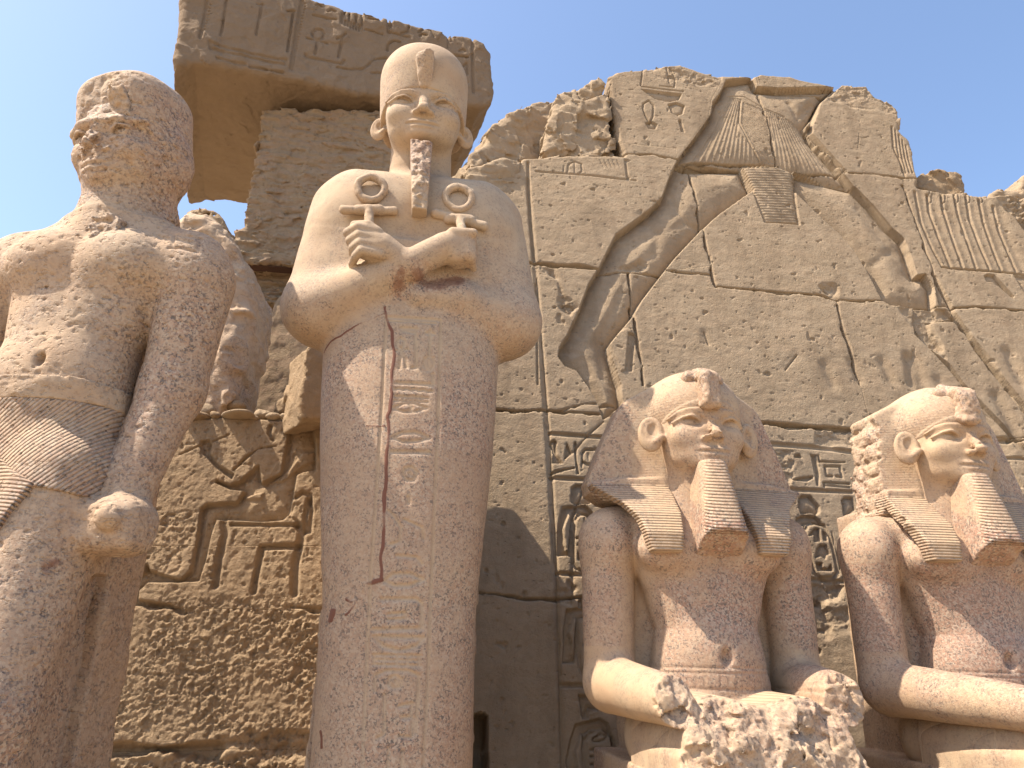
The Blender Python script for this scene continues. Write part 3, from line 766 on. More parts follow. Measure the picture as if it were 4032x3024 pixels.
a_sb = lambda v: {'dust_tone': .7+.2*fbm(v, 4, 3, 2)-.5*np.clip((.02-((v[:, 1]+.55)*-.50+(v[:, 2]-2.325)*.86)*1.0)*40, 0, 1), 'brown_tint': .42*np.clip((.015-((v[:, 1]+.55)*-.50*-1+(v[:, 2]-2.325)*.86))*40, 0, 1), 'ribs': np.clip((-.36-v[:, 1]-.10*np.clip((2.73-v[:, 2])*2, 0, 1))*30, 0, 1)*(v[:, 2] > 2.2)}  # cut underside coloured darker and browner
def f_sur(p, seed):
    d = box(p, (0, -.375, 3.165), (.064, .055, .125), .035)
    d = smin(d, cap(p, (0, -.30, 3.27), (0, -.20, 3.325), .06, .045), .04)
    d = smin(d, cap(p, (-.085, -.27, 3.265), (.085, -.27, 3.265), .04, .04), .03)
    d = smax(d, plane(p, (0, -.40, 3.27), (0, -.55, 1)), .02)
    return d+.014*fbm(p, 12, 4, seed)
def seated(fr, label, broken, seed):
    t = thing('seated_statue', label, 'statue', fr.o, fr.psi, 'seated granite kings in lined headcloths')
    sculpt('body', lambda p: f_seated(p, broken, seed), (-.80, -1.62, -.02), (.80, .40, 3.32), .0082, M_GRAN_S, t, a_seat(broken, seed))
    hc = sculpt('nemes_headcloth', lambda p: f_nemes(p, seed == 2), (-.74, -.50, 2.12), (.74, .30, 3.46), .0068, M_NEMES, t, a_nemes)
    sculpt('false_beard', f_sbeard, (-.17, -.60, 2.15), (.17, -.05, 2.78), .0062, M_BEARD, t, a_sb)
    sculpt('uraeus', lambda p: f_sur(p, seed), (-.16, -.5, 3.0), (.16, -.1, 3.42), .0066, M_GRAN_S, hc, a_plain(.45))
    def f_thr(p):
        d = box(p, (0, .10, .56), (.50, .62, .56), .02)
        d = np.minimum(d, box(p, (0, .42, 1.4), (.36, .22, 1.22), .02))
        return d+.006*fbm(p, 6, 4, seed)
    sculpt('throne', f_thr, (-.6, -.6, -.02), (.6, .8, 2.75), .014, M_GRAN_S, t, a_plain(.6))
    def f_kl(p):
        qa = p.copy(); qa[:, 0] = np.abs(qa[:, 0])
        th = cap(qa, (.235, .0, 1.24), (.235, -1.12, 1.24), .245, .20)
        th = smin(th, box(p, (0, -.5, 1.18), (.28, .62, .24), .08), .08)
        th = np.minimum(th, box(p, (0, -.35, .95), (.475, .60, .30), .05))
        d = smax(th-.010, np.maximum(p[:, 1]+.10, -.98-p[:, 1]), .01)
        if broken:
            big = .05*fbm(p, 3.2, 3, 21)+.035*chips(p, 6, 3)+.020*chips(p, 14, 5)+.010*chips(p, 32, 7)
            d = smax(d, plane(p, (0, -.70, 1.44), (.12, -.86, .42))+big+.03*(p[:, 0] > -.3), .008)
        return d
    sculpt('kilt', f_kl, (-.6, -1.1, .55), (.6, -.05, 1.56), .0078, M_KILT_S, t, lambda v: {'dust_tone': .85+.2*fbm(v, 4, 3, 3), 'brown_tint': np.zeros(len(v)), 'ribs': np.ones(len(v))*(v[:, 1] > -.66)})
    return t
FS1 = Frame(1.135, 4.7, 7.5); FS2 = Frame(2.785, 4.92, 9.0)
seated(FS1, 'seated granite king in lined headcloth with both forearms and the knees broken off', True, 1)
seated(FS2, 'seated granite king in lined headcloth whose long forearm is still whole, at the far right', False, 2)
# ------------------------------------------------------------------ carved wall faces: a height field on a leaning plane
class Relief:
    def __init__(s, W, px, res, seed):
        s.W = W; A = W.pts(px); s.a0, s.b0 = A.min(0)-.02; s.res = res*QUAL
        s.na, s.nb = (np.ceil((A.max(0)+.02-A.min(0))/s.res)).astype(int)+2
        s.a = (s.a0+np.arange(s.na)*s.res).astype(f32); s.b = (s.b0+np.arange(s.nb)*s.res).astype(f32)
        s.A, s.B = np.meshgrid(s.a, s.b, indexing='ij'); s.H = np.zeros((s.na, s.nb), f32)
        s.out = poly2(s.A, s.B, A)
        s.P = np.stack([s.A.ravel(), s.B.ravel(), np.full(s.A.size, seed*3.1, f32)], 1)
        s.seed = seed
    def n(s, f, o=4, seed=0, st=(1, 1, 1), g=.5): return fbm(s.P*V(*st), f, o, seed+s.seed*11, g).reshape(s.A.shape)
    def win(s, L, m):
        L = np.asarray(L); lo = L.min(0)-m; hi = L.max(0)+m
        i = np.clip(((np.array([lo[0], hi[0]])-s.a0)/s.res).astype(int)+np.array([0, 2]), 0, s.na)
        j = np.clip(((np.array([lo[1], hi[1]])-s.b0)/s.res).astype(int)+np.array([0, 2]), 0, s.nb)
        return slice(*i), slice(*j)
    def poly(s, L, m=.1, px=True):
        if px: L = s.W.pts(L)
        w = s.win(L, m); return w, poly2(s.A[w], s.B[w], L)
    def sink(s, L, depth, bulge=0.0, bw=.08, edge=.008, rough=0.0):
        """cut down to depth inside the outline, the middle swelling back"""
        w, d = s.poly(L); ins = np.clip(-d/edge, 0, 1)
        h = -depth+bulge*(1-np.exp(-np.maximum(-d-edge, 0)/bw))
        s.H[w] += np.where(d < 0, h*ins, 0)
        return w, d
    def stroke(s, L, width, depth, soft=.5):
        L = s.W.pts(L); w = s.win(L, width*2+.03)
        d = line2(s.A[w], s.B[w], L)
        s.H[w] -= depth*np.clip((width*.5*(1+soft)-d)/(width*soft+1e-6), 0, 1)
    def fold(s, L, width, depth):
        L = s.W.pts(L); w = s.win(L, width*3); d = line2(s.A[w], s.B[w], L)
        s.H[w] -= depth*np.exp(-(d/width)**2)
    def joint(s, L, width=.012, depth=.035, wob=.010):
        L = s.W.pts(L); w = s.win(L, .12)
        ww = wob*fbm(np.stack([s.A[w].ravel(), s.B[w].ravel(), np.full(s.A[w].size, 5., f32)], 1), 9, 3, 2).reshape(s.A[w].shape)
        d = line2(s.A[w]+ww, s.B[w]+ww, L)
        va = width*(1+.8*ww/max(wob, 1e-6))
        s.H[w] -= depth*np.clip(1.5-d/np.maximum(va, .003), 0, 1)+.004*np.exp(-(d/.02)**2)
    def pleats(s, L, dirpx, freq, amp):
        w, d = s.poly(L); p = s.W.pts(dirpx); e = p[1]-p[0]; nrm = np.array([-e[1], e[0]])/np.hypot(*e)
        t = (s.A[w]-p[0][0])*nrm[0]+(s.B[w]-p[0][1])*nrm[1]
        s.H[w] += np.where(d < -.006, -amp*np.abs(np.sin(t*freq*math.pi))**.7, 0)
    def fan(s, L, apex, n, amp):
        w, d = s.poly(L); p = s.W.pts([apex])[0]
        t = np.arctan2(s.B[w]-p[1], s.A[w]-p[0])
        s.H[w] += np.where(d < -.006, -amp*np.abs(np.sin(t*n))**.7, 0)
    def hack(s, L, amp, f=9, base=0.0, edge=.05):
        w, d = s.poly(L, .2)
        q = np.stack([s.A[w].ravel(), s.B[w].ravel(), np.full(s.A[w].size, 9.+s.seed, f32)], 1)
        wob = .05*fbm(q, 5, 3, 4).reshape(d.shape)
        k = np.clip(-(d+wob)/edge, 0, 1)
        nz = (.9*chips(q*V(1, 1.25, 1), f*1.1, 3)+.55*chips(q, f*2.7, 6)+.5*fbm(q, f*2.2, 4, 8)).reshape(d.shape)
        vary = np.clip(.75+.9*fbm(q, 2.6, 3, 14).reshape(d.shape), .12, 1.5)      # some patches worn almost smooth, others deeply broken
        s.H[w] += k*(amp*vary*nz-base*(.6+.4*vary))
    def pits(s, thr=.62, depth=.02, f=16, st=(1, 1, 1)):
        n = s.n(f, 2, 31, st); s.H -= depth*np.clip((n-thr)*5, 0, 1)
    def build(s, blocks, parent, mat, back=.5, name='stone_block', rnd=.05, rim=None):
        """cut the sheet along its outline, give it a back, and split it into one mesh per block"""
        H = s.H
        if rnd:
            e = np.clip(1+(s.out+.010*s.n(6, 3, 77))/rnd, 0, 1); H = H-rnd*1.1*e**2*(1+.5*s.n(7, 3, 5)+.9*chips(s.P, 7, 4).reshape(s.A.shape))
        ok = s.out < 0
        cell = ok[:-1, :-1] & ok[1:, :-1] & ok[:-1, 1:] & ok[1:, 1:]
        P = s.A[..., None]*s.W.t.astype(f32)+s.B[..., None]*s.W.u.astype(f32)+H[..., None]*s.W.n.astype(f32)
        P = P.reshape(-1, 3).astype(f32)
        ca = (s.A[:-1, :-1]+s.res/2); cb = (s.B[:-1, :-1]+s.res/2)
        own = np.zeros(cell.shape, np.int32)
        for k, L in enumerate(blocks):
            own[poly2(ca, cb, s.W.pts(L)) < 0] = k+1
        ii = np.arange(s.na*s.nb).reshape(s.na, s.nb)
        Q = np.stack([ii[:-1, :-1], ii[1:, :-1], ii[1:, 1:], ii[:-1, 1:]], -1)
        edge_id = {}
        for k in range(len(blocks)+1):
            mk = cell & (own == k)
            if mk.sum() < 40: continue
            q = Q[mk]
            # walls going back along the block's border
            E = np.concatenate([q[:, [0, 1]], q[:, [1, 2]], q[:, [2, 3]], q[:, [3, 0]]])
            key = np.sort(E, 1); key = key[:, 0].astype(np.int64)*(s.na*s.nb)+key[:, 1]
            u, inv, cn = np.unique(key, return_inverse=True, return_counts=True)
            bd = E[cn[inv] == 1]
            use, inv2 = np.unique(np.concatenate([q.ravel(), bd.ravel()]), return_inverse=True)
            vv = P[use]; nq = inv2[:q.size].reshape(-1, 4); b2 = inv2[q.size:].reshape(-1, 2)
            bu, bi = np.unique(b2.ravel(), return_inverse=True); bi = bi.reshape(-1, 2)
            rings = [bu]; base = len(vv); allv = [vv]; quads = [nq]; prev = b2
            for dd in (.04, .14, .32, back):
                nv = vv[bu]-s.W.n.astype(f32)*f32(dd)
                nv = nv+.02*np.stack([fbm(nv, 7, 3, 61), fbm(nv, 7, 3, 62), fbm(nv, 7, 3, 63)], 1)
                cur = base+bi; quads.append(np.stack([prev[:, 1], prev[:, 0], cur[:, 0], cur[:, 1]], 1))
                prev = cur; base += len(bu); allv.append(nv)
            mesh(name, np.concatenate(allv), np.concatenate(quads), parent, mat)

# ------------------------------------------------------------------ the great carved wall on the right
WR = Wall(0.0, 5.95, 1.6, 7.5, 8.0)
OUT = [(960, 1760), (960, 620), (1060, 470), (1062, 408), (1085, 368), (1132, 338), (1230, 331), (1346, 333), (1336, 300), (1315, 190), (1313, 165), (1332, 153), (1390, 148), (1440, 139), (1470, 138), (1510, 151), (1553, 164), (1590, 161), (1624, 163), (1640, 157), (1700, 163), (1760, 175), (1808, 184), (1830, 181), (1872, 184), (1890, 205), (1922, 218), (1942, 240), (1945, 278), (1962, 300), (1978, 330), (1984, 372), (1990, 386), (1984, 402), (2040, 412), (2100, 418), (2140, 421), (2178, 418), (2300, 440), (2420, 470), (2520, 520), (2640, 540), (2640, 1760)]
rw = Relief(WR, OUT, .0085, 1)
rw.H += .012*rw.n(.9, 3, 1)+.0025*rw.n(9, 4, 2, (1, 1.6, 1))
rw.pits(.86, .016, 13); rw.pits(.80, .009, 30, (1, 1.3, 1))
LEG1 = Q2((715, 692), (690, 740), (650, 850), (600, 900), (520, 960), (450, 1010), (425, 1060), (380, 1150), (330, 1230), (290, 1340), (240, 1445), (205, 1500), (200, 1540), (230, 1580), (280, 1600), (330, 1670), (372, 1745), (395, 1815), (480, 1745), (470, 1659), (430, 1540), (420, 1490), (460, 1440), (520, 1370), (560, 1300), (605, 1240), (660, 1170), (700, 1120), (820, 990), (900, 920), (1050, 815), (1000, 712), (760, 690))
KILT = Q2((925, 345), (900, 400), (868, 440), (862, 490), (790, 590), (712, 692), (745, 728), (800, 731), (1000, 716), (1150, 711), (1200, 738), (1480, 812), (1410, 722), (1300, 600), (1270, 545), (1300, 510), (1340, 430), (1400, 372), (1150, 380), (1060, 372), (1040, 330))
APRON = Q2((1000, 714), (1030, 800), (1060, 880), (1092, 960), (1247, 971), (1228, 860), (1215, 738), (1150, 712))
LEG2 = Q2((1216, 745), (1480, 806), (1560, 885), (1640, 980), (1697, 1030), (1722, 1095), (1752, 1185), (1790, 1180), (1826, 1235), (1830, 1335), (1680, 1322), (1600, 1300), (1540, 1180), (1480, 1085), (1420, 1012), (1300, 905), (1222, 828))
rw.sink(LEG1, .135, .112, .13, .008); rw.sink(KILT, .115, .098, .10, .008); rw.sink(APRON, .030, .028, .02, .008); rw.sink(LEG2, .110, .098, .11, .008)
# knee and muscle modelling of the legs
for L, wd, dp in ((Q2((700, 830), (720, 900), (760, 950), (830, 970)), .03, .012), (Q2((560, 930), (640, 1000), (620, 1090), (520, 1140)), .05, .014), (Q2((470, 1060), (600, 1010), (740, 960)), .05, .010), (Q2((430, 1180), (360, 1320), (300, 1430)), .05, .014), (Q2((500, 1180), (450, 1320), (380, 1450), (400, 1620)), .04, .012), (Q2((1640, 1080), (1560, 1140), (1610, 1260)), .05, .014), (Q2((1500, 900), (1600, 1020), (1660, 1090)), .05, .012), (Q2((240, 1500), (300, 1520), (340, 1600)), .04, .012), (Q2((1200, 440), (1240, 500), (1300, 440)), .04, .02)):
    rw.fold(L, wd, dp)
K1 = Q2((945, 405), (910, 470), (885, 540), (835, 610), (775, 690), (800, 731), (1090, 700), (1040, 620), (985, 560), (990, 470), (1000, 420))
K2 = Q2((1000, 430), (990, 520), (1030, 600), (1090, 690), (1145, 690), (1110, 540), (1085, 465))
K3 = Q2((1090, 465), (1120, 560), (1150, 700), (1200, 738), (1480, 812), (1400, 715), (1300, 600), (1265, 545), (1180, 500))
rw.fan(K1, Q2((1010, 300))[0], 84, .010); rw.pleats(K2, Q2((1000, 480), (1090, 560)), 28, .010); rw.fan(K3, Q2((1090, 330))[0], 84, .010)
rw.pleats(APRON, Q2((1000, 800), (1230, 812)), 28, .010)
rw.stroke(Q2((990, 430), (985, 520), (1030, 610), (1090, 700)), .016, .016); rw.stroke(Q2((745, 690), (1100, 692), (1230, 735), (1430, 745)), .012, .010)
rw.stroke(Q2((940, 402), (1010, 412), (1090, 462), (1180, 500)), .012, .012)
# glyphs on the top left block
rw.sink(Q2((555, 385), (735, 405), (722, 432), (680, 440), (620, 428), (575, 400)), .040, .022, .03)
rw.stroke(Q2((556, 370), (560, 340), (565, 300)), .014, .02); rw.stroke(Q2((560, 375), (740, 395)), .012, .02)
rw.stroke(Q2((640, 372), (700, 378), (706, 350), (690, 300), (672, 285)), .012, .02); rw.stroke(Q2((668, 290), (680, 360)), .016, .016)
rw.stroke(Q2((568, 448), (592, 434), (612, 455), (610, 500), (596, 530), (580, 505), (566, 470), (568, 448)), .016, .022); rw.sink(Q2((575, 530), (600, 518), (630, 535), (622, 556), (590, 554)), .035, .02, .02)
rw.sink(Q2((673, 450), (710, 440), (748, 455), (740, 490), (715, 498), (690, 488)), .036, .026, .015); rw.sink(Q2((718, 512), (732, 514), (748, 568), (732, 566)), .03)
for L in (((1480, 590), (1530, 596)), ((1500, 575), (1495, 640)), ((1480, 620), (1520, 630)), ((1510, 600), (1540, 590))): rw.stroke(Q2(*L), .007, .008)
# fingers of the fist at the right edge, glyphs on the second course
for k in range(4): rw.stroke(Q2((1655+k*16, 560+k*22), (1668+k*16, 650+k*14), (1690+k*14, 745)), .014, .018)
rw.stroke(Q2((1640, 548), (1650, 640), (1680, 700), (1700, 760)), .02, .025)
rw.stroke(Q2((105, 738), (300, 755), (535, 780)), .020, .018); rw.stroke(Q2((240, 745), (245, 708), (270, 696), (300, 708), (302, 740), (285, 752)), .014, .014); rw.stroke(Q2((270, 700), (272, 752)), .012, .012); rw.stroke(Q2((490, 690), (500, 770)), .022, .018); rw.stroke(Q2((225, 715), (222, 745)), .01, .01)
for k in range(5): rw.stroke(Q2((380+k*18, 690), (395+k*18, 725)), .008, .008)
rw.stroke(Q2((70, 700), (72, 780), (80, 950), (95, 1120)), .028, .024); rw.stroke(Q2((102, 1225), (112, 1659)), .016, .02)
# fallen-away patches
for L, a, b in ((Q2((110, 1150), (190, 1155), (240, 1270), (300, 1330), (250, 1360), (200, 1300), (180, 1210)), .020, .03), (Q2((480, 1150), (560, 1110), (590, 1130), (560, 1165)), .014, .03), (Q2((1330, 1240), (1400, 1235), (1420, 1310), (1370, 1300)), .014, .035), (Q2((505, 300), (640, 275), (720, 290), (900, 330), (890, 380), (760, 365), (560, 330)), .016, .01), (Q2((1400, 360), (1560, 380), (1660, 440), (1660, 500), (1500, 470), (1350, 440)), .014, .012), (Q2((1660, 1325), (1890, 1330), (1915, 1380), (1810, 1390), (1830, 1460), (1900, 1580), (1760, 1460)), .012, .03), (Q2((2080, 850), (2212, 840), (2300, 1000), (2212, 1010), (2150, 930)), .030, .04)):
    rw.hack(L, a, 8, b)
rw.sink(Q2((500, 1440), (535, 1440), (520, 1606), (488, 1604)), .030, .0); rw.sink(Q2((420, 1490), (440, 1450), (490, 1420), (515, 1425), (520, 1480), (490, 1600), (470, 1605)), -.012, 0)
# right-hand bundle of captives, staff and shafts
for L in (((5, 80), (40, 260), (110, 420), (170, 525)), ((80, 100), (92, 200), (140, 330), (225, 532)), ((160, 90), (172, 190), (215, 320), (295, 538)), ((238, 100), (258, 210), (310, 360), (375, 548)), ((308, 110), (330, 240), (390, 400), (455, 550)), ((384, 130), (410, 260), (470, 430), (525, 556)), ((468, 170), (500, 310), (560, 450), (612, 562))):
    rw.stroke(CF(*L), .024, .030, .9); rw.fold([(a+14, b) for a, b in CF(*L)], .05, .012)
rw.stroke(CF((165, 526), (300, 541), (525, 557), (652, 572), (760, 590)), .022, .03)
for a in (95, 175, 252, 322, 398): rw.stroke(CF((a, 80), (a-14, 110), (a-4, 150), (a+10, 140), (a+12, 95)), .012, .014)
rw.sink(CF((415, 580), (440, 568), (480, 575), (500, 600), (600, 705), (580, 712), (470, 622), (430, 615)), .045, .02, .03); rw.sink(CF((590, 570), (700, 590), (760, 800), (640, 660)), .035, .02, .05)
SH1 = CF((112, 565), (135, 580), (180, 670), (222, 745), (245, 800), (300, 880), (420, 1040), (560, 1220), (720, 1420), (720, 1470), (640, 1385), (500, 1210), (360, 1030), (240, 840), (195, 765), (150, 770), (125, 640))
rw.sink(SH1, .060, .045, .03, .008)
rw.joint(CF((240, 835), (380, 1010), (520, 1195), (652, 1385), (740, 1500)), .022, .06, .004)
SH2 = CF((0, 870), (60, 960), (100, 1015), (215, 1110), (300, 1225), (420, 1350), (540, 1470), (652, 1580), (760, 1700), (700, 1720), (600, 1600), (560, 1530), (480, 1445), (380, 1370), (270, 1220), (200, 1130), (90, 1015), (0, 930))
rw.sink(SH2, .045, .025, .03, .008)
rw.sink(CF((0, 760), (190, 780), (240, 835), (130, 848), (95, 870), (105, 930), (180, 1030), (90, 1010), (0, 870)), .035, .012, .05)
for L, dp in ((((0, 1080), (40, 1180), (60, 1270)), .03), (((250, 1330), (300, 1440), (335, 1530)), .035), (((330, 1400), (400, 1520), (440, 1620)), .035), (((420, 1430), (490, 1540), (540, 1640)), .03), (((490, 1300), (560, 1420), (610, 1530)), .03), (((560, 1040), (600, 1130), (652, 1220)), .03), (((150, 1200), (230, 1330), (290, 1480)), .02)):
    rw.fold(CF(*L), .065, dp)
for L, dp in (((Q2((1710, 1540), (1730, 1659))), .03), ((Q2((1600, 1560), (1640, 1640))), .022), ((Q2((1350, 1580), (1390, 1659))), .02), ((Q2((1470, 1560), (1500, 1640))), .02), ((Q2((1180, 1590), (1205, 1570), (1230, 1530))), .006), ((Q2((830, 1440), (845, 1480))), .012)):
    rw.fold(L, .05, dp)
rw.stroke(Q2((1180, 1600), (1230, 1535)), .012, .02); rw.stroke(Q2((830, 1435), (850, 1490)), .012, .016)
# joints
J = [Q2((0, 1128), (60, 1135), (130, 1138), (200, 1147), (300, 1150), (372, 1165)), Q2((510, 1165), (518, 1300), (545, 1480), (568, 1659)), Q2((760, 690), (790, 800), (815, 920), (828, 1000), (858, 1150), (880, 1240)),
     Q2((880, 1240), (1000, 1250), (1200, 1268), (1330, 1275), (1400, 1302), (1590, 1300), (1640, 1312), (1900, 1330), (2000, 1325), (2130, 1335), (2260, 1345)), Q2((1400, 1300), (1420, 1400), (1460, 1500), (1505, 1659)),
     Q2((480, 665), (600, 665), (710, 686), (900, 690), (1100, 697), (1200, 735), (1420, 748)), Q2((1040, 325), (1080, 440), (1110, 540), (1150, 700)), Q2((1690, 800), (1722, 900), (1780, 1050), (1832, 1200), (1905, 1330)),
     Q2((1455, 748), (1600, 755), (1700, 768), (1790, 775)), Q2((1410, 368), (1330, 440), (1297, 520), (1285, 575), (1350, 645), (1440, 742)), Q2((1050, 375), (1250, 400), (1360, 405)),
     Q4((985, 165), (1100, 172), (1310, 187), (1480, 196), (1700, 210), (2300, 250)), [(940, 880), (1065, 882), (1125, 888), (1165, 885), (1240, 890), (1310, 896), (1420, 900)], Q4((-150, 905), (0, 918), (60, 928), (160, 930), (260, 925), (420, 910))]
for k, L in enumerate(J): rw.joint(L, .016 if k in (0, 9, 11) else .008, .06 if k in (0, 9, 11) else .045)
for L in (Q2((375, 1165), (490, 1162), (680, 1172), (860, 1186)), [(1163, 888), (1200, 889), (1260, 874), (1330, 868)], CG((600, 50), (480, 150), (340, 310), (270, 360)), CG((440, 610), (350, 830), (325, 1000), (335, 1280), (345, 1560)), CF((310, 1526), (560, 1540), (700, 1550)), CF((80, 860), (240, 845))): rw.joint(L, .007, .02)
# smooth band beside the text and the text itself
rw.stroke([(1140, 385), (1155, 561), (1166, 700), (1178, 860), (1190, 1050), (1201, 1250), (1208, 1450), (1218, 1700)], .035, .018, .8)
rw.stroke([(1160, 600), (1187, 935), (1202, 1200), (1214, 1660)], .010, .02)
def bar(L, w=.030, d=.028): rw.stroke(L, w, d, .5)
bar(CG((145, 145), (300, 158), (600, 180), (900, 205))); bar(CG((150, 530), (480, 545), (800, 560))); bar(CG((210, 1352), (440, 1360), (700, 1375))); bar(CH((180, 868), (480, 872), (700, 880)))
bar(CI((-50, 165), (300, 195), (560, 210), (900, 250)), .038); bar(CI((60, 540), (400, 558), (860, 572))); bar(CI((470, 1285), (800, 1305)))
bar(Q4((2000, 308), (2300, 328)), .03); bar(Q4((2020, 478), (2300, 495)), .03)
S = rw.sink; T = rw.stroke
S(CG((140, 235), (150, 205), (185, 198), (205, 225), (200, 260), (205, 330), (235, 375), (255, 405), (160, 405), (170, 330)), .04, .03, .02); S(CG((262, 385), (285, 215), (325, 295), (330, 310)), .04, .02, .02); S(CG((345, 225), (360, 212), (375, 235), (375, 380), (400, 500), (370, 500), (360, 380)), .035, .015, .02)
S(CG((405, 480), (415, 300), (450, 270), (600, 270), (600, 292), (450, 300), (430, 330), (432, 400)), .03); S(CG((465, 312), (478, 312), (480, 385), (468, 385)), .03); T(CG((430, 390), (460, 415), (560, 410)), .02, .025); S(CG((125, 495), (190, 460), (355, 432), (360, 450), (250, 475), (160, 505)), .035, .015, .02)
# bound captives above their name rings
def captive(f, head, body, arm, ring, r2):
    if head: S(f(*head), .045, .035, .04)
    if body: S(f(*body), .045, .034, .05)
    if arm: S(f(*arm), -.040, 0)
    if ring: T(f(*ring), .022, .024)
    if r2: T(f(*r2), .008, .014)
captive(CG, ((325, 610), (360, 585), (430, 585), (460, 620), (500, 680), (510, 740), (470, 760), (440, 755), (350, 765), (315, 735)), ((245, 775), (350, 768), (450, 760), (510, 830), (560, 1000), (440, 850), (370, 835), (345, 880), (320, 1000), (330, 1220), (290, 1200), (205, 1205), (205, 1000), (215, 900)), ((300, 835), (322, 860), (315, 1000), (300, 1190), (270, 1150), (245, 970)), ((440, 1340), (370, 1310), (345, 1260), (345, 1000), (350, 900), (385, 850), (470, 840), (540, 900)), ((165, 935), (160, 1000), (180, 1250), (210, 1330)))
S(CG((428, 870), (440, 870), (440, 960), (428, 960)), .03); S(CG((360, 1030), (420, 1040), (420, 1062), (360, 1060)), .03); S(CG((370, 1095), (420, 1095), (415, 1120), (372, 1115)), .03); S(CG((378, 1240), (375, 1145), (400, 1180), (415, 1225), (440, 1250)), .035)
captive(CH, ((330, 60), (360, 40), (410, 70), (420, 130), (330, 130)), ((215, 140), (330, 130), (480, 130), (520, 200), (400, 215), (340, 240), (325, 330), (330, 560), (300, 660), (180, 665), (190, 480), (185, 360)), ((295, 215), (318, 245), (300, 420), (290, 680), (262, 560), (265, 480), (232, 370)), ((490, 815), (400, 790), (350, 700), (335, 560), (330, 330), (345, 250), (400, 212), (500, 200)), ((155, 470), (158, 620), (165, 780)))
S(CH((355, 255), (440, 255), (440, 270), (358, 268)), .03); S(CH((370, 480), (400, 400), (440, 350), (520, 340), (500, 430), (440, 460), (390, 500)), .035); S(CH((385, 520), (430, 520), (440, 640), (405, 730), (400, 640)), .035)
captive(CH, ((330, 955), (400, 960), (520, 930), (560, 990), (570, 1080), (520, 1120), (430, 1100), (435, 1190), (370, 1190)), ((300, 1240), (420, 1210), (540, 1180), (620, 1240), (700, 1480), (720, 1600), (690, 1600), (640, 1350), (560, 1300), (450, 1305), (400, 1350), (385, 1480), (390, 1720), (240, 1720), (210, 1600), (250, 1400)), ((365, 1320), (378, 1340), (375, 1480), (385, 1720), (320, 1720), (298, 1510), (335, 1400)), ((420, 1720), (400, 1600), (400, 1400), (440, 1330), (520, 1310), (600, 1320), (650, 1370), (670, 1480), (680, 1720)), None)
S(CH((460, 1375), (540, 1320), (625, 1345), (600, 1400), (520, 1425), (470, 1410)), .035, .03, .01)
for yy in (1470, 1535, 1610): S(CH((440, yy), (650, yy-10), (652, yy+22), (440, yy+30)), .032)
captive(CI, ((420, 625), (450, 600), (520, 600), (560, 650), (598, 690), (598, 740), (570, 770), (530, 750), (440, 760), (420, 700)), ((400, 790), (450, 765), (560, 770), (600, 810), (640, 860), (540, 830), (480, 845), (465, 900), (480, 1000), (530, 1190), (500, 1190), (430, 1050), (400, 930), (385, 870)), ((450, 840), (470, 880), (470, 1000), (505, 1190), (450, 1080), (418, 950)), ((600, 1275), (560, 1230), (520, 1100), (490, 1000), (475, 890), (500, 845), (560, 832), (630, 850), (680, 950), (720, 1100), (745, 1230), (710, 1270), (600, 1275)), ((690, 900), (730, 1050), (760, 1180), (760, 1250), (720, 1290), (600, 1290), (540, 1240)))
S(CI((495, 940), (550, 870), (590, 870), (610, 980), (550, 985), (545, 930)), .035, .01, .02); S(CI((555, 1120), (570, 1040), (600, 1000), (650, 1000), (690, 1085), (660, 1090), (650, 1130), (610, 1100)), .035, .012, .02); S(CI((560, 1150), (620, 1150), (625, 1190), (660, 1200), (690, 1155), (710, 1220), (580, 1220)), .035)
S(CI((610, 870), (660, 930), (660, 980), (625, 970)), .03); S(CI((385, 300), (390, 268), (430, 262), (455, 300)), .035); S(CI((520, 270), (570, 268), (600, 430), (590, 525), (570, 520), (560, 430)), .04, .015, .02); S(CI((575, 268), (590, 270), (605, 318), (810, 325), (810, 338), (590, 335)), .035)
T(CI((700, 445), (655, 445), (640, 365), (762, 365), (780, 452), (735, 445)), .018, .026); T(CI((635, 530), (635, 498), (680, 498), (840, 508)), .016, .026); T(CI((640, 520), (840, 535)), .016, .016); S(CI((375, 470), (440, 455), (545, 440), (545, 465), (500, 490), (380, 482)), .035, .01, .02)
S(CI((775, 640), (800, 610), (870, 615), (900, 720), (830, 770), (790, 770)), .04, .03, .03)
rw.hack(CI((60, 220), (350, 250), (390, 330), (380, 420), (350, 540), (200, 520), (120, 380)), .016, 10, .012, .02); rw.hack(CI((130, 600), (390, 620), (380, 700), (200, 690)), .014, 10, .01, .02); rw.hack(CI((550, 60), (880, 60), (870, 190), (700, 220), (550, 180)), .010, 6, .022, .03)
rw.hack(CI((490, 1310), (640, 1310), (800, 1340), (830, 1490), (560, 1500)), .035, 5, .05, .04); rw.hack(CI((640, 1500), (900, 1500), (900, 1760), (520, 1760), (520, 1520)), .02, 5, .03, .05); rw.hack(CG((150, 1460), (330, 1500), (330, 1620), (100, 1600)), .016, 9, .012, .03)
for L in (Q4((2080, 340), (2100, 345), (2150, 420), (2130, 420)), Q4((2130, 340), (2150, 345), (2210, 450), (2190, 450))): S(L, .035)
T(Q4((2030, 342), (2080, 348)), .016, .02); S(Q4((2150, 500), (2190, 500), (2215, 600), (2170, 580)), .04, .03, .03); S(Q4((1720, 1180), (1800, 1180), (1800, 1300), (1730, 1280)), .02)
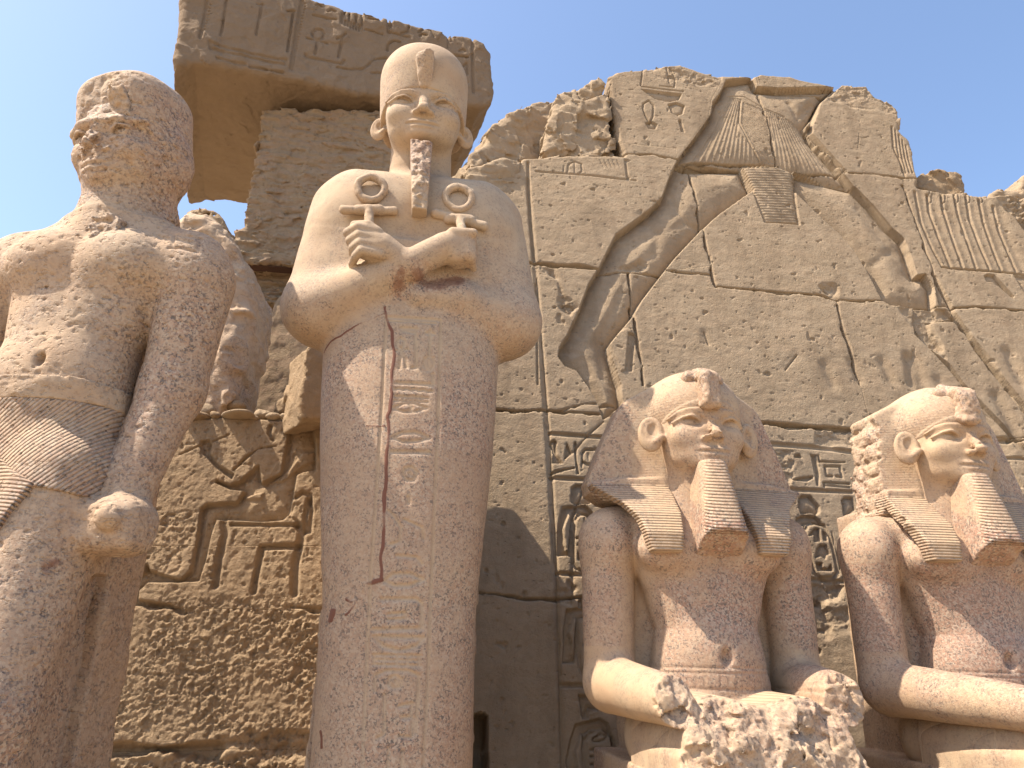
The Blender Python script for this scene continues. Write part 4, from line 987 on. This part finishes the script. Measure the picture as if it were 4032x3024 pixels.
BL = [OUT_ for OUT_ in (
    Q2((395, 270), (900, 250), (905, 350), (862, 430), (850, 500), (712, 690), (600, 668), (440, 668), (425, 540)),
    Q2((905, 250), (1040, 250), (1080, 440), (1110, 540), (1150, 700), (900, 690), (715, 690), (862, 490), (900, 400)),
    Q2((1040, 250), (1480, 250), (1410, 368), (1330, 440), (1290, 540), (1440, 745), (1200, 735), (1150, 700), (1110, 540), (1080, 440)),
    Q2((1410, 250), (1800, 250), (1800, 775), (1600, 757), (1440, 745), (1350, 645), (1285, 575), (1297, 520), (1330, 440)),
    Q2((-120, 560), (710, 640), (712, 690), (760, 690), (790, 800), (815, 920), (828, 1000), (858, 1150), (680, 1172), (510, 1165), (372, 1165), (200, 1147), (-300, 1125), (-300, 700)),
    Q2((760, 690), (1200, 735), (1450, 748), (1690, 770), (1690, 800), (1722, 900), (1780, 1050), (1832, 1200), (1905, 1330), (1590, 1300), (1400, 1302), (1330, 1275), (880, 1240), (858, 1150), (828, 1000), (815, 920), (790, 800)),
    Q2((1690, 770), (2700, 800), (2700, 1350), (2130, 1335), (1905, 1330), (1832, 1200), (1780, 1050), (1722, 900)),
    Q2((-300, 1125), (372, 1165), (510, 1165), (518, 1300), (545, 1480), (568, 1659), (590, 1780), (400, 1795), (120, 1775), (-320, 1760)),
    Q2((510, 1165), (860, 1186), (880, 1240), (1330, 1275), (1400, 1302), (1420, 1400), (1460, 1500), (1505, 1659), (1560, 1860), (985, 1824), (590, 1790), (568, 1659), (545, 1480), (518, 1300)),
    Q2((1400, 1302), (2130, 1335), (2700, 1360), (2700, 1910), (1560, 1860), (1505, 1659), (1460, 1500), (1420, 1400)))]
wall = thing('carved_wall', 'tall sandstone temple wall carved with a striding giant, captives and hieroglyphs behind the seated kings', 'wall', WR.o-np.array([0, 0, 0]), 0.0)
rw.sink([(1016, 1542), (1044, 1538), (1053, 1546), (1056, 1700), (1010, 1700)], .4, 0)
rw.build(BL, wall, M_SAND, .55)

# ------------------------------------------------------------------ lower wall with an enthroned figure, left of the standing king
WL = Wall(-1.5, 5.72, 1.6, 7.5, 7.0)
OL = [(60, 1800), (60, 902), (200, 900), (420, 903), (470, 899), (560, 903), (640, 905), (690, 911), (760, 914), (860, 920), (860, 1800)]
rl = Relief(WL, OL, .0075, 2)
rl.H += .010*rl.n(1.2, 3, 1)+.004*rl.n(18, 4, 2)+.003*rl.n(40, 3, 4); rl.pits(.6, .008, 26)
def s_(L, d=.045, b=.030, bw=.05): rl.sink(CL(*L), d, b, bw, .014)
s_(((1520, 110), (1720, 90), (1755, 260), (1755, 480), (1640, 500), (1600, 520), (1580, 640), (1560, 760), (1540, 840), (1480, 890), (1300, 905), (1060, 890), (940, 885), (900, 1000), (860, 1200), (800, 1390), (600, 1400), (380, 1400), (310, 1460), (300, 1550), (200, 1540), (230, 1390), (270, 1330), (340, 1310), (370, 1230), (400, 1290), (640, 1370), (720, 1300), (770, 1050), (800, 790), (860, 745), (1100, 735), (1160, 650), (1050, 640), (920, 580), (930, 545), (1050, 590), (1130, 560), (1250, 450), (1290, 430), (1310, 570), (1460, 500), (1510, 220)), .055, .042, .07)
s_(((800, 230), (880, 220), (905, 260), (890, 340), (960, 430), (1090, 510), (1060, 560), (930, 460), (820, 340), (795, 280)), .04, .02, .04)
s_(((1070, 500), (1180, 400), (1280, 310), (1430, 290), (1440, 270), (1290, 290), (1170, 360), (1060, 470)), .03, .01)
s_(((1380, 570), (1540, 450), (1640, 330), (1740, 320), (1750, 400), (1640, 450), (1480, 570)), -.02, 0)
s_(((1150, 690), (1330, 650), (1310, 720), (1180, 720)), -.02, 0)
T2 = lambda w, d, *L: rl.stroke(CL(*L), w, d)
T2(.045, .035, (1000, 905), (1010, 1000), (960, 1200), (930, 1420)); T2(.024, .024, (1060, 925), (1600, 930)); T2(.04, .04, (1240, 1470), (1280, 1250), (1310, 1110), (1600, 1100)); T2(.05, .04, (1575, 1480), (1580, 1250), (1620, 1080), (1640, 990), (1600, 930))
T2(.03, .035, (1700, 980), (1715, 800), (1700, 680), (1640, 660), (1590, 700)); T2(.035, .035, (1670, 980), (1665, 850), (1690, 720)); T2(.02, .02, (1570, 760), (1540, 860), (1600, 900))
T2(.012, .015, (640, 345), (800, 275)); T2(.012, .014, (900, 245), (1040, 185)); T2(.03, .03, (1380, 120), (1370, 180), (1400, 230)); T2(.02, .03, (150, 1450), (140, 1320), (165, 1310)); T2(.03, .025, (90, 1550), (300, 1560), (560, 1590))
rl.hack(CL((480, 850), (600, 800), (790, 760), (760, 960), (700, 1180), (640, 1330), (500, 1330), (380, 1240), (300, 1230), (430, 1050)), .009, 14, .006, .04)
rl.hack(CL((800, 1250), (960, 1000), (1000, 1250), (960, 1500), (760, 1500)), .010, 14, .0, .05); rl.hack(CL((960, 1300), (1560, 1200), (1560, 1480), (960, 1480)), .010, 15, .002, .05)
rl.hack(Q3((560, 930), (700, 900), (950, 880), (1400, 890), (1420, 1560), (300, 1560), (340, 1350), (500, 1250), (600, 1050)), .017, 19, .006, .08)
rl.hack(Q3((300, 1590), (1420, 1570), (1420, 1900), (200, 1900)), .022, 15, .03, .06)
rl.hack(Q3((930, 1500), (1420, 1490), (1420, 1620), (900, 1600)), .022, 9, .05, .06)
rl.joint(Q3((300, 950), (490, 948), (735, 966), (800, 985)), .016, .03); rl.joint(Q3((1250, 968), (1400, 975)), .012, .03); rl.joint(Q3((300, 1585), (500, 1588), (930, 1580)), .03, .09); rl.joint(CL((90, 1545), (320, 1555), (540, 1590)), .01, .02)
lw = thing('throne_relief_wall', 'low sandstone wall with a carved enthroned figure above hacked rough stone, between the two standing statues', 'wall', WL.o, 0.0)
rl.build([Q3((0, 700), (1560, 700), (1560, 985), (1000, 975), (735, 966), (490, 948), (0, 940)), Q3((0, 940), (490, 948), (735, 966), (1000, 975), (1560, 985), (1560, 1580), (930, 1580), (500, 1588), (0, 1585))], lw, M_ROUGH, .85, rnd=.03)
# ------------------------------------------------------------------ loose blocks and broken masonry
def block(name, label, cat, fr, px, depth, h, mat, amp=.03, f=4, rnd=.05, lay=1.0, seed=1, extra=None, group=None, Y=0.0, rid=.4, attrs=None, facets=0, shave=.9, chip=0.0):
    L = fr.pts(px, Y); lo = L.min(0); hi = L.max(0); cx = float((lo[0]+hi[0])/2); bz = float(lo[1])
    Ll = L-np.array([cx, bz], f32); org = fr.o+fr.X*cx+fr.Y*Y; org = np.array([org[0], org[1], bz])
    rg = np.random.default_rng(seed*13+1); hw = float(hi[0]-lo[0])/2; hh = float(hi[1]-lo[1])/2; cc = []
    for k in range(facets):
        n = rg.normal(size=3); n[1] = -abs(n[1]) if k % 3 else n[1]; n /= np.linalg.norm(n)
        sup = np.abs(n)@np.array([hw, depth/2, hh]); cc.append((np.array([0, depth/2, hh])+n*sup*rg.uniform(shave-.12, shave), n))
    def fn(p):
        d = poly2(p[:, 0], p[:, 2], Ll)+rnd*.6
        d = smax(d, np.maximum(-p[:, 1], p[:, 1]-depth)+rnd*.6, rnd*1.6+1e-3)-rnd*.5
        for c, n in cc: d = smax(d, plane(p, c, n), .012)
        m = np.abs(d) < amp*4+.04+chip*2
        s = p[m]*V(1, 1, lay)
        d[m] += amp*(fbm(s, f, 5, seed)-rid*np.maximum(ridge(s, f*1.7, 3, seed+5)-.3, 0))+chip*(chips(s, f*.9, seed)+.4*chips(s, f*2.6, seed+3))
        if extra is not None: d[m] = extra(p[m], d[m], lambda q: fr.pts(q, Y)-np.array([cx, bz], f32))
        return d
    m = amp*2+.03+chip
    v, q = surface(fn, (lo[0]-cx-m, -m, -m), (hi[0]-cx+m, depth+m, hi[1]-bz+m), h)
    me = mesh(name, v, q, None, mat, attrs(v) if attrs else None)
    me.location = org; me.rotation_euler = (0, 0, fr.psi); tag(me, label, cat, group); return me
# huge inscribed lintel
P0 = EYE+ray(375, 138)*(6.45/ray(375, 138)[1]); FT = Frame(P0[0], P0[1], 18.0)
LG = []
def lg(r, *L): LG.append((CA(*L), r*1.15))
lg(.012, (285, 0), (265, 130), (240, 245)); lg(.010, (410, 0), (395, 100), (375, 225)); lg(.010, (640, 20), (600, 220)); lg(.010, (610, 25), (645, 28)); lg(.010, (838, 70), (800, 330)); lg(.010, (800, 75), (845, 70))
lg(.016, (895, 0), (850, 260), (825, 440)); lg(.014, (305, 270), (310, 310), (560, 360), (790, 415), (790, 385), (560, 335), (305, 275)); lg(.012, (350, 370), (530, 405)); lg(.012, (560, 420), (770, 460))
lg(.010, (985, 30), (1000, 22), (1022, 35)); lg(.010, (1062, 70), (1085, 60), (1105, 72)); lg(.011, (965, 92), (1110, 125))
lg(.011, (990, 255), (965, 230), (960, 205), (985, 180), (1020, 185), (1035, 210), (1025, 240), (995, 255)); lg(.011, (930, 240), (1055, 272)); lg(.011, (992, 265), (978, 340)); lg(.014, (920, 345), (925, 360), (1150, 405), (1165, 385)); lg(.011, (1130, 360), (1150, 240), (1120, 250)); lg(.010, (1150, 240), (1172, 220))
lg(.010, (1145, 150), (1150, 100), (1170, 70)); 
for k in range(6): lg(.008, (1172+k*18, 130+k*6), (1168+k*18, 165+k*6))
lg(.009, (1215, 70), (1280, 85), (1275, 180)); lg(.009, (1200, 80), (1190, 165)); lg(.009, (1240, 100), (1240, 160))
lg(.010, (1300, 95), (1400, 120)); lg(.010, (1400, 110), (1395, 135), (1320, 120)); lg(.010, (1300, 190), (1410, 215)); lg(.010, (1445, 120), (1445, 205), (1585, 240)); lg(.010, (1470, 120), (1460, 180)); lg(.010, (1530, 215), (1570, 200), (1580, 170))
lg(.010, (1640, 205), (1680, 180), (1720, 195), (1740, 235)); lg(.010, (1650, 230), (1660, 215), (1690, 225)); lg(.009, (1815, 215), (1880, 235)); lg(.009, (1835, 205), (1830, 300)); lg(.009, (1860, 215), (1850, 260)); lg(.010, (1905, 320), (1925, 312), (1940, 325)); lg(.011, (1850, 340), (1955, 362))
lg(.011, (1270, 440), (1300, 430), (1360, 375), (1440, 368)); lg(.010, (1340, 465), (1420, 470)); lg(.010, (1440, 320), (1450, 280), (1480, 265), (1520, 270)); lg(.011, (1120, 430), (1200, 440), (1290, 435)); lg(.010, (1930, 420), (1950, 400), (1955, 470)); lg(.010, (1925, 520), (1955, 525))
lg(.012, (1990, 210), (1985, 350), (1995, 590))
for k in range(22): lg(.006, (912-k*3.9, 20+k*19), (918-k*3.9, 20+k*19)); 
for k in range(9): lg(.006, (305-k*5, 25+k*20), (311-k*5, 25+k*20))
def lext(p, d, loc):
    G = [(loc(pl), r) for pl, r in LG]
    x, z = p[:, 0], p[:, 2]; out = np.zeros(len(p), f32); fr_ = p[:, 1] < .12
    for pl, r in G:
        lo = pl.min(0)-.05; hi = pl.max(0)+.05
        k = fr_ & (x > lo[0]) & (x < hi[0]) & (z > lo[1]) & (z < hi[1])
        if k.any(): out[k] = np.maximum(out[k], np.clip(1.6-line2(x[k], z[k], pl)/r, 0, 1))
    return d+.024*out
LIN = [(374, 150), (373, 128), (378, 70), (386, 0), (392, -70), (410, -135), (480, -118), (560, -62), (640, -22), (692, 0), (738, 14), (820, 34), (900, 53), (985, 70), (1022, 78), (1046, 92), (1061, 112), (1067, 160), (1067, 200), (1062, 222), (1040, 230), (1002, 226), (900, 214), (800, 205), (773, 206), (700, 186), (655, 175), (560, 160), (500, 147), (420, 137)]
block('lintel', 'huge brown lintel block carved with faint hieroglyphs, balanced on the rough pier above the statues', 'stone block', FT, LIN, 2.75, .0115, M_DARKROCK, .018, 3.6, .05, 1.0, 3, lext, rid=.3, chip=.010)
# pier of flaking stone under it
FP = Frame(-1.3, 7.30, 7.5)
block('masonry_pier', 'rough flaking masonry pier carrying the huge lintel behind the crossed-arm king', 'pier', FP, [(566, 236), (552, 330), (545, 372), (532, 440), (527, 488), (505, 497), (500, 530), (512, 566), (640, 572), (900, 580), (900, 236)], .85, .013, M_PIER, .012, 5.5, .03, 2.6, 5, rid=.6, chip=.026)
fb = Frame(-1.6, 7.38, 7.5); A_, B_ = fb.at(524, 570), fb.at(700, 580)
def f_beam(p): return np.minimum(box(p, (.55, 0, .035), (.60, .07, .006), .002), np.minimum(box(p, (.55, 0, -.035), (.60, .07, .006), .002), box(p, (.55, 0, 0), (.60, .008, .034), .002)))
def rust():
    mt, nt, bs = new_mat('rusty_iron'); co = nd(nt, 'TexCoord').outputs['Object']
    nt.links.new(mix(nt, noise(nt, co, 25, 4), (.055, .03, .022), (.12, .06, .04)), bs.inputs['Base Color']); nt.links.new(bump(nt, noise(nt, co, 60, 3), .003), bs.inputs['Normal']); return mt
v, q = surface(f_beam, (-.08, -.1, -.06), (1.2, .1, .06), .008)
bm = mesh('iron_beam', v, q, None, rust(), smooth=False); o_ = fb.o+fb.X*A_[0]; bm.location = (o_[0], o_[1], A_[1]); bm.rotation_euler = (0, 0, fb.psi); tag(bm, 'rusty iron beam under the flaking pier', 'beam')
block('masonry_course', 'layered thin stones packed under the rusty iron beam', 'masonry', Frame(-1.5, 7.55, 7.5), [(520, 584), (720, 588), (720, 660), (520, 655)], .5, .013, M_PIER, .03, 6, .02, 4.0, 8, rid=.8)
block('rubble_core', 'dark rubble fill at the back of the recess beside the weathered striding king', 'masonry', Frame(-1.5, 7.95, 7.5), [(430, 640), (500, 600), (540, 566), (1040, 575), (1060, 1500), (380, 1500), (390, 700)], .7, .028, M_ROUGH, .07, 4, .05, 1.6, 9, rid=.8)
block('standing_slab', 'tall smooth leaning slab at the back of the recess beneath the iron beam', 'slab', Frame(-1.5, 7.25, 4), [(600, 632), (640, 616), (720, 612), (730, 915), (514, 915), (518, 850), (530, 790), (545, 730), (572, 690), (588, 650)], .3, .013, M_PIER, .022, 2.5, .05, 1.0, 12, rid=.3)
block('rock_mass', 'big rounded weathered rock behind the shoulder and arm of the battered striding king', 'rock', Frame(-2.2, 5.9, 2), [(330, 480), (395, 447), (440, 447), (470, 468), (480, 482), (500, 502), (508, 522), (526, 556), (540, 592), (541, 640), (535, 700), (520, 765), (508, 830), (500, 880), (494, 915), (330, 915)], .8, .013, M_GRAN_L, .035, 3.4, .12, 1.0, 15, attrs=lambda v: {'dust_tone': .85+.3*fbm(v, 3, 4, 2), 'brown_tint': np.zeros(len(v))}, rid=.6)
block('boulder', 'rounded boulder topping the rock mass beside the gap of sky', 'rock', Frame(-2.2, 6.15, 10), [(392, 470), (398, 448), (425, 440), (450, 452), (478, 476), (500, 496), (520, 540), (470, 560), (400, 520)], .5, .013, M_ROUGH, .04, 5, .1, 1.0, 18, rid=.6)
block('fallen_block', 'tumbled sandstone block with a sunlit broken side under the elbow of the crossed-arm king', 'stone block', Frame(-1.35, 5.72, 34), [(664, 752), (690, 742), (740, 750), (748, 913), (650, 913), (648, 860), (656, 800)], .42, .011, M_ROUGH, .010, 5, .02, 1.0, 21, rid=.3, facets=5, chip=.012)
# pebbles and stones lying on the ledge
FLG = Frame(-1.5, 5.86, 7.5)
for k, (px, py, w, hh, lb) in enumerate(((437, 889, .11, .075, 'pale rounded stone on the ledge beside the hanging fist'), (424, 899, .12, .035, 'dark flat stone on the ledge next to the striding king'), (466, 897, .05, .03, 'small grey stone on the ledge under the rock mass'), (515, 899, .17, .03, 'long flat slab of stone lying on the ledge'), (566, 897, .07, .045, 'grey triangular stone on the ledge below the slab'), (592, 900, .06, .028, 'small buff pebble on the ledge between the grey stone and the leaning stone'), (618, 901, .055, .03, 'buff pebble on the ledge touching the tumbled block'), (622, 884, .13, .09, 'dark leaning stone at the foot of the tumbled block'), (508, 880, .11, .05, 'broken stone wedged at the foot of the rock mass'), (548, 903, .045, .02, 'tiny chip of stone at the edge of the ledge'))):
    Y = .28 if k in (7, 8) else (.18 if k in (0, 4) else .10)
    x, z = FLG.at(px, py, Y)
    def f_st(p): return ell(p, (0, 0, 0), (w, w*.75, hh))+.22*hh*fbm(p/f32(w), 1.3, 3, k*3+1)
    v, q = surface(f_st, (-w*1.3, -w*1.1, -hh*1.5), (w*1.3, w*1.1, hh*1.5), max(.006, w*.07))
    s = mesh('loose_stone', v, q, None, M_ROUGH if k in (1, 2, 7, 8) else M_SAND); c = FLG.o+FLG.X*x+FLG.Y*Y; s.location = (c[0], c[1], z); s.rotation_euler = (0, 0, k*.7); tag(s, lb, 'stone', 'loose stones on the ledge')
# broken blocks at the ruined corner of the carved wall
FB = Frame(0.0, 6.75, 7.5)
block('broken_block', 'rough fractured sandstone block in front of the dark vertical gap at the ruined wall corner', 'stone block', FB, CC((640, 330), (690, 230), (820, 155), (880, 150), (945, 128), (1020, 150), (1045, 190), (1062, 400), (1092, 560), (1128, 740), (970, 740), (790, 740), (600, 740), (590, 640), (600, 480), (660, 400)), .9, .014, M_SAND, .016, 4.0, .03, 1.0, 24, rid=.3, chip=.055)
block('broken_block', 'long sloping sunlit slab at the ruined corner, beside the right end of the huge lintel', 'stone block', Frame(0, 7.0, 24), CC((20, 700), (130, 620), (150, 530), (215, 450), (280, 415), (500, 290), (560, 285), (640, 300), (740, 330), (740, 760), (500, 800), (320, 800), (30, 810)), .9, .016, M_SAND, .014, 3.2, .03, 1.2, 27, rid=.3, chip=.045)
block('broken_block', 'layered flaking lump of sandstone just above the right shoulder of the crossed-arm king', 'stone block', Frame(0, 6.60, 12), CC((-10, 900), (10, 800), (110, 780), (240, 750), (420, 750), (400, 860), (300, 1000), (190, 1040), (80, 1000)), .6, .014, M_SAND, .02, 3.6, .03, 1.7, 30, rid=.5, chip=.03)
block('broken_block', 'small rough block lying on top of the wall above the row of captives', 'stone block', Frame(3.2, 7.55, 7.5), [(1982, 420), (1986, 380), (1995, 366), (2030, 365), (2062, 367), (2080, 376), (2088, 398), (2088, 425)], .4, .016, M_ROUGH, .015, 5, .03, 1.0, 33, rid=.4, chip=.03)
block('broken_block', 'flat weathered stone on the wall top at the far right edge', 'stone block', Frame(3.8, 7.7, 7.5), [(2136, 430), (2150, 412), (2180, 408), (2204, 414), (2208, 385), (2225, 372), (2300, 370), (2310, 450)], .5, .016, M_SAND, .015, 4, .03, 1.6, 36, rid=.4, chip=.03)
# ------------------------------------------------------------------ ground
def sand():
    mt, nt, bs = new_mat('sandy_ground'); co = nd(nt, 'TexCoord').outputs['Object']
    n1 = noise(nt, co, .35, 6, .6); n2 = noise(nt, co, 18, 5, .7)
    c = mix(nt, mapr(nt, n1, .3, .7), (.46, .36, .24), (.39, .30, .195))
    c = mix(nt, mapr(nt, n2, .5, .8, 0, .5), c, (.36, .28, .19))
    nt.links.new(c, bs.inputs['Base Color']); bs.inputs['Roughness'].default_value = .95
    nt.links.new(bump(nt, n2, .02, .8), bs.inputs['Normal']); return mt
N = 160
gx = np.sign(np.linspace(-1, 1, N))*np.abs(np.linspace(-1, 1, N))**4*600
X, Y = np.meshgrid(gx, gx, indexing='ij')
P = np.stack([X.ravel(), Y.ravel(), np.zeros(N*N)], 1).astype(f32)
P[:, 2] = .035*fbm(P, .6, 4, 3)*np.clip(1-np.hypot(P[:, 0], P[:, 1])/300, 0, 1)-.03
ii = (np.arange(N-1)[:, None]*N+np.arange(N-1)[None]).ravel()
g = mesh('ground', P, np.stack([ii, ii+N, ii+N+1, ii+1], 1), None, sand()); g['kind'] = 'structure'
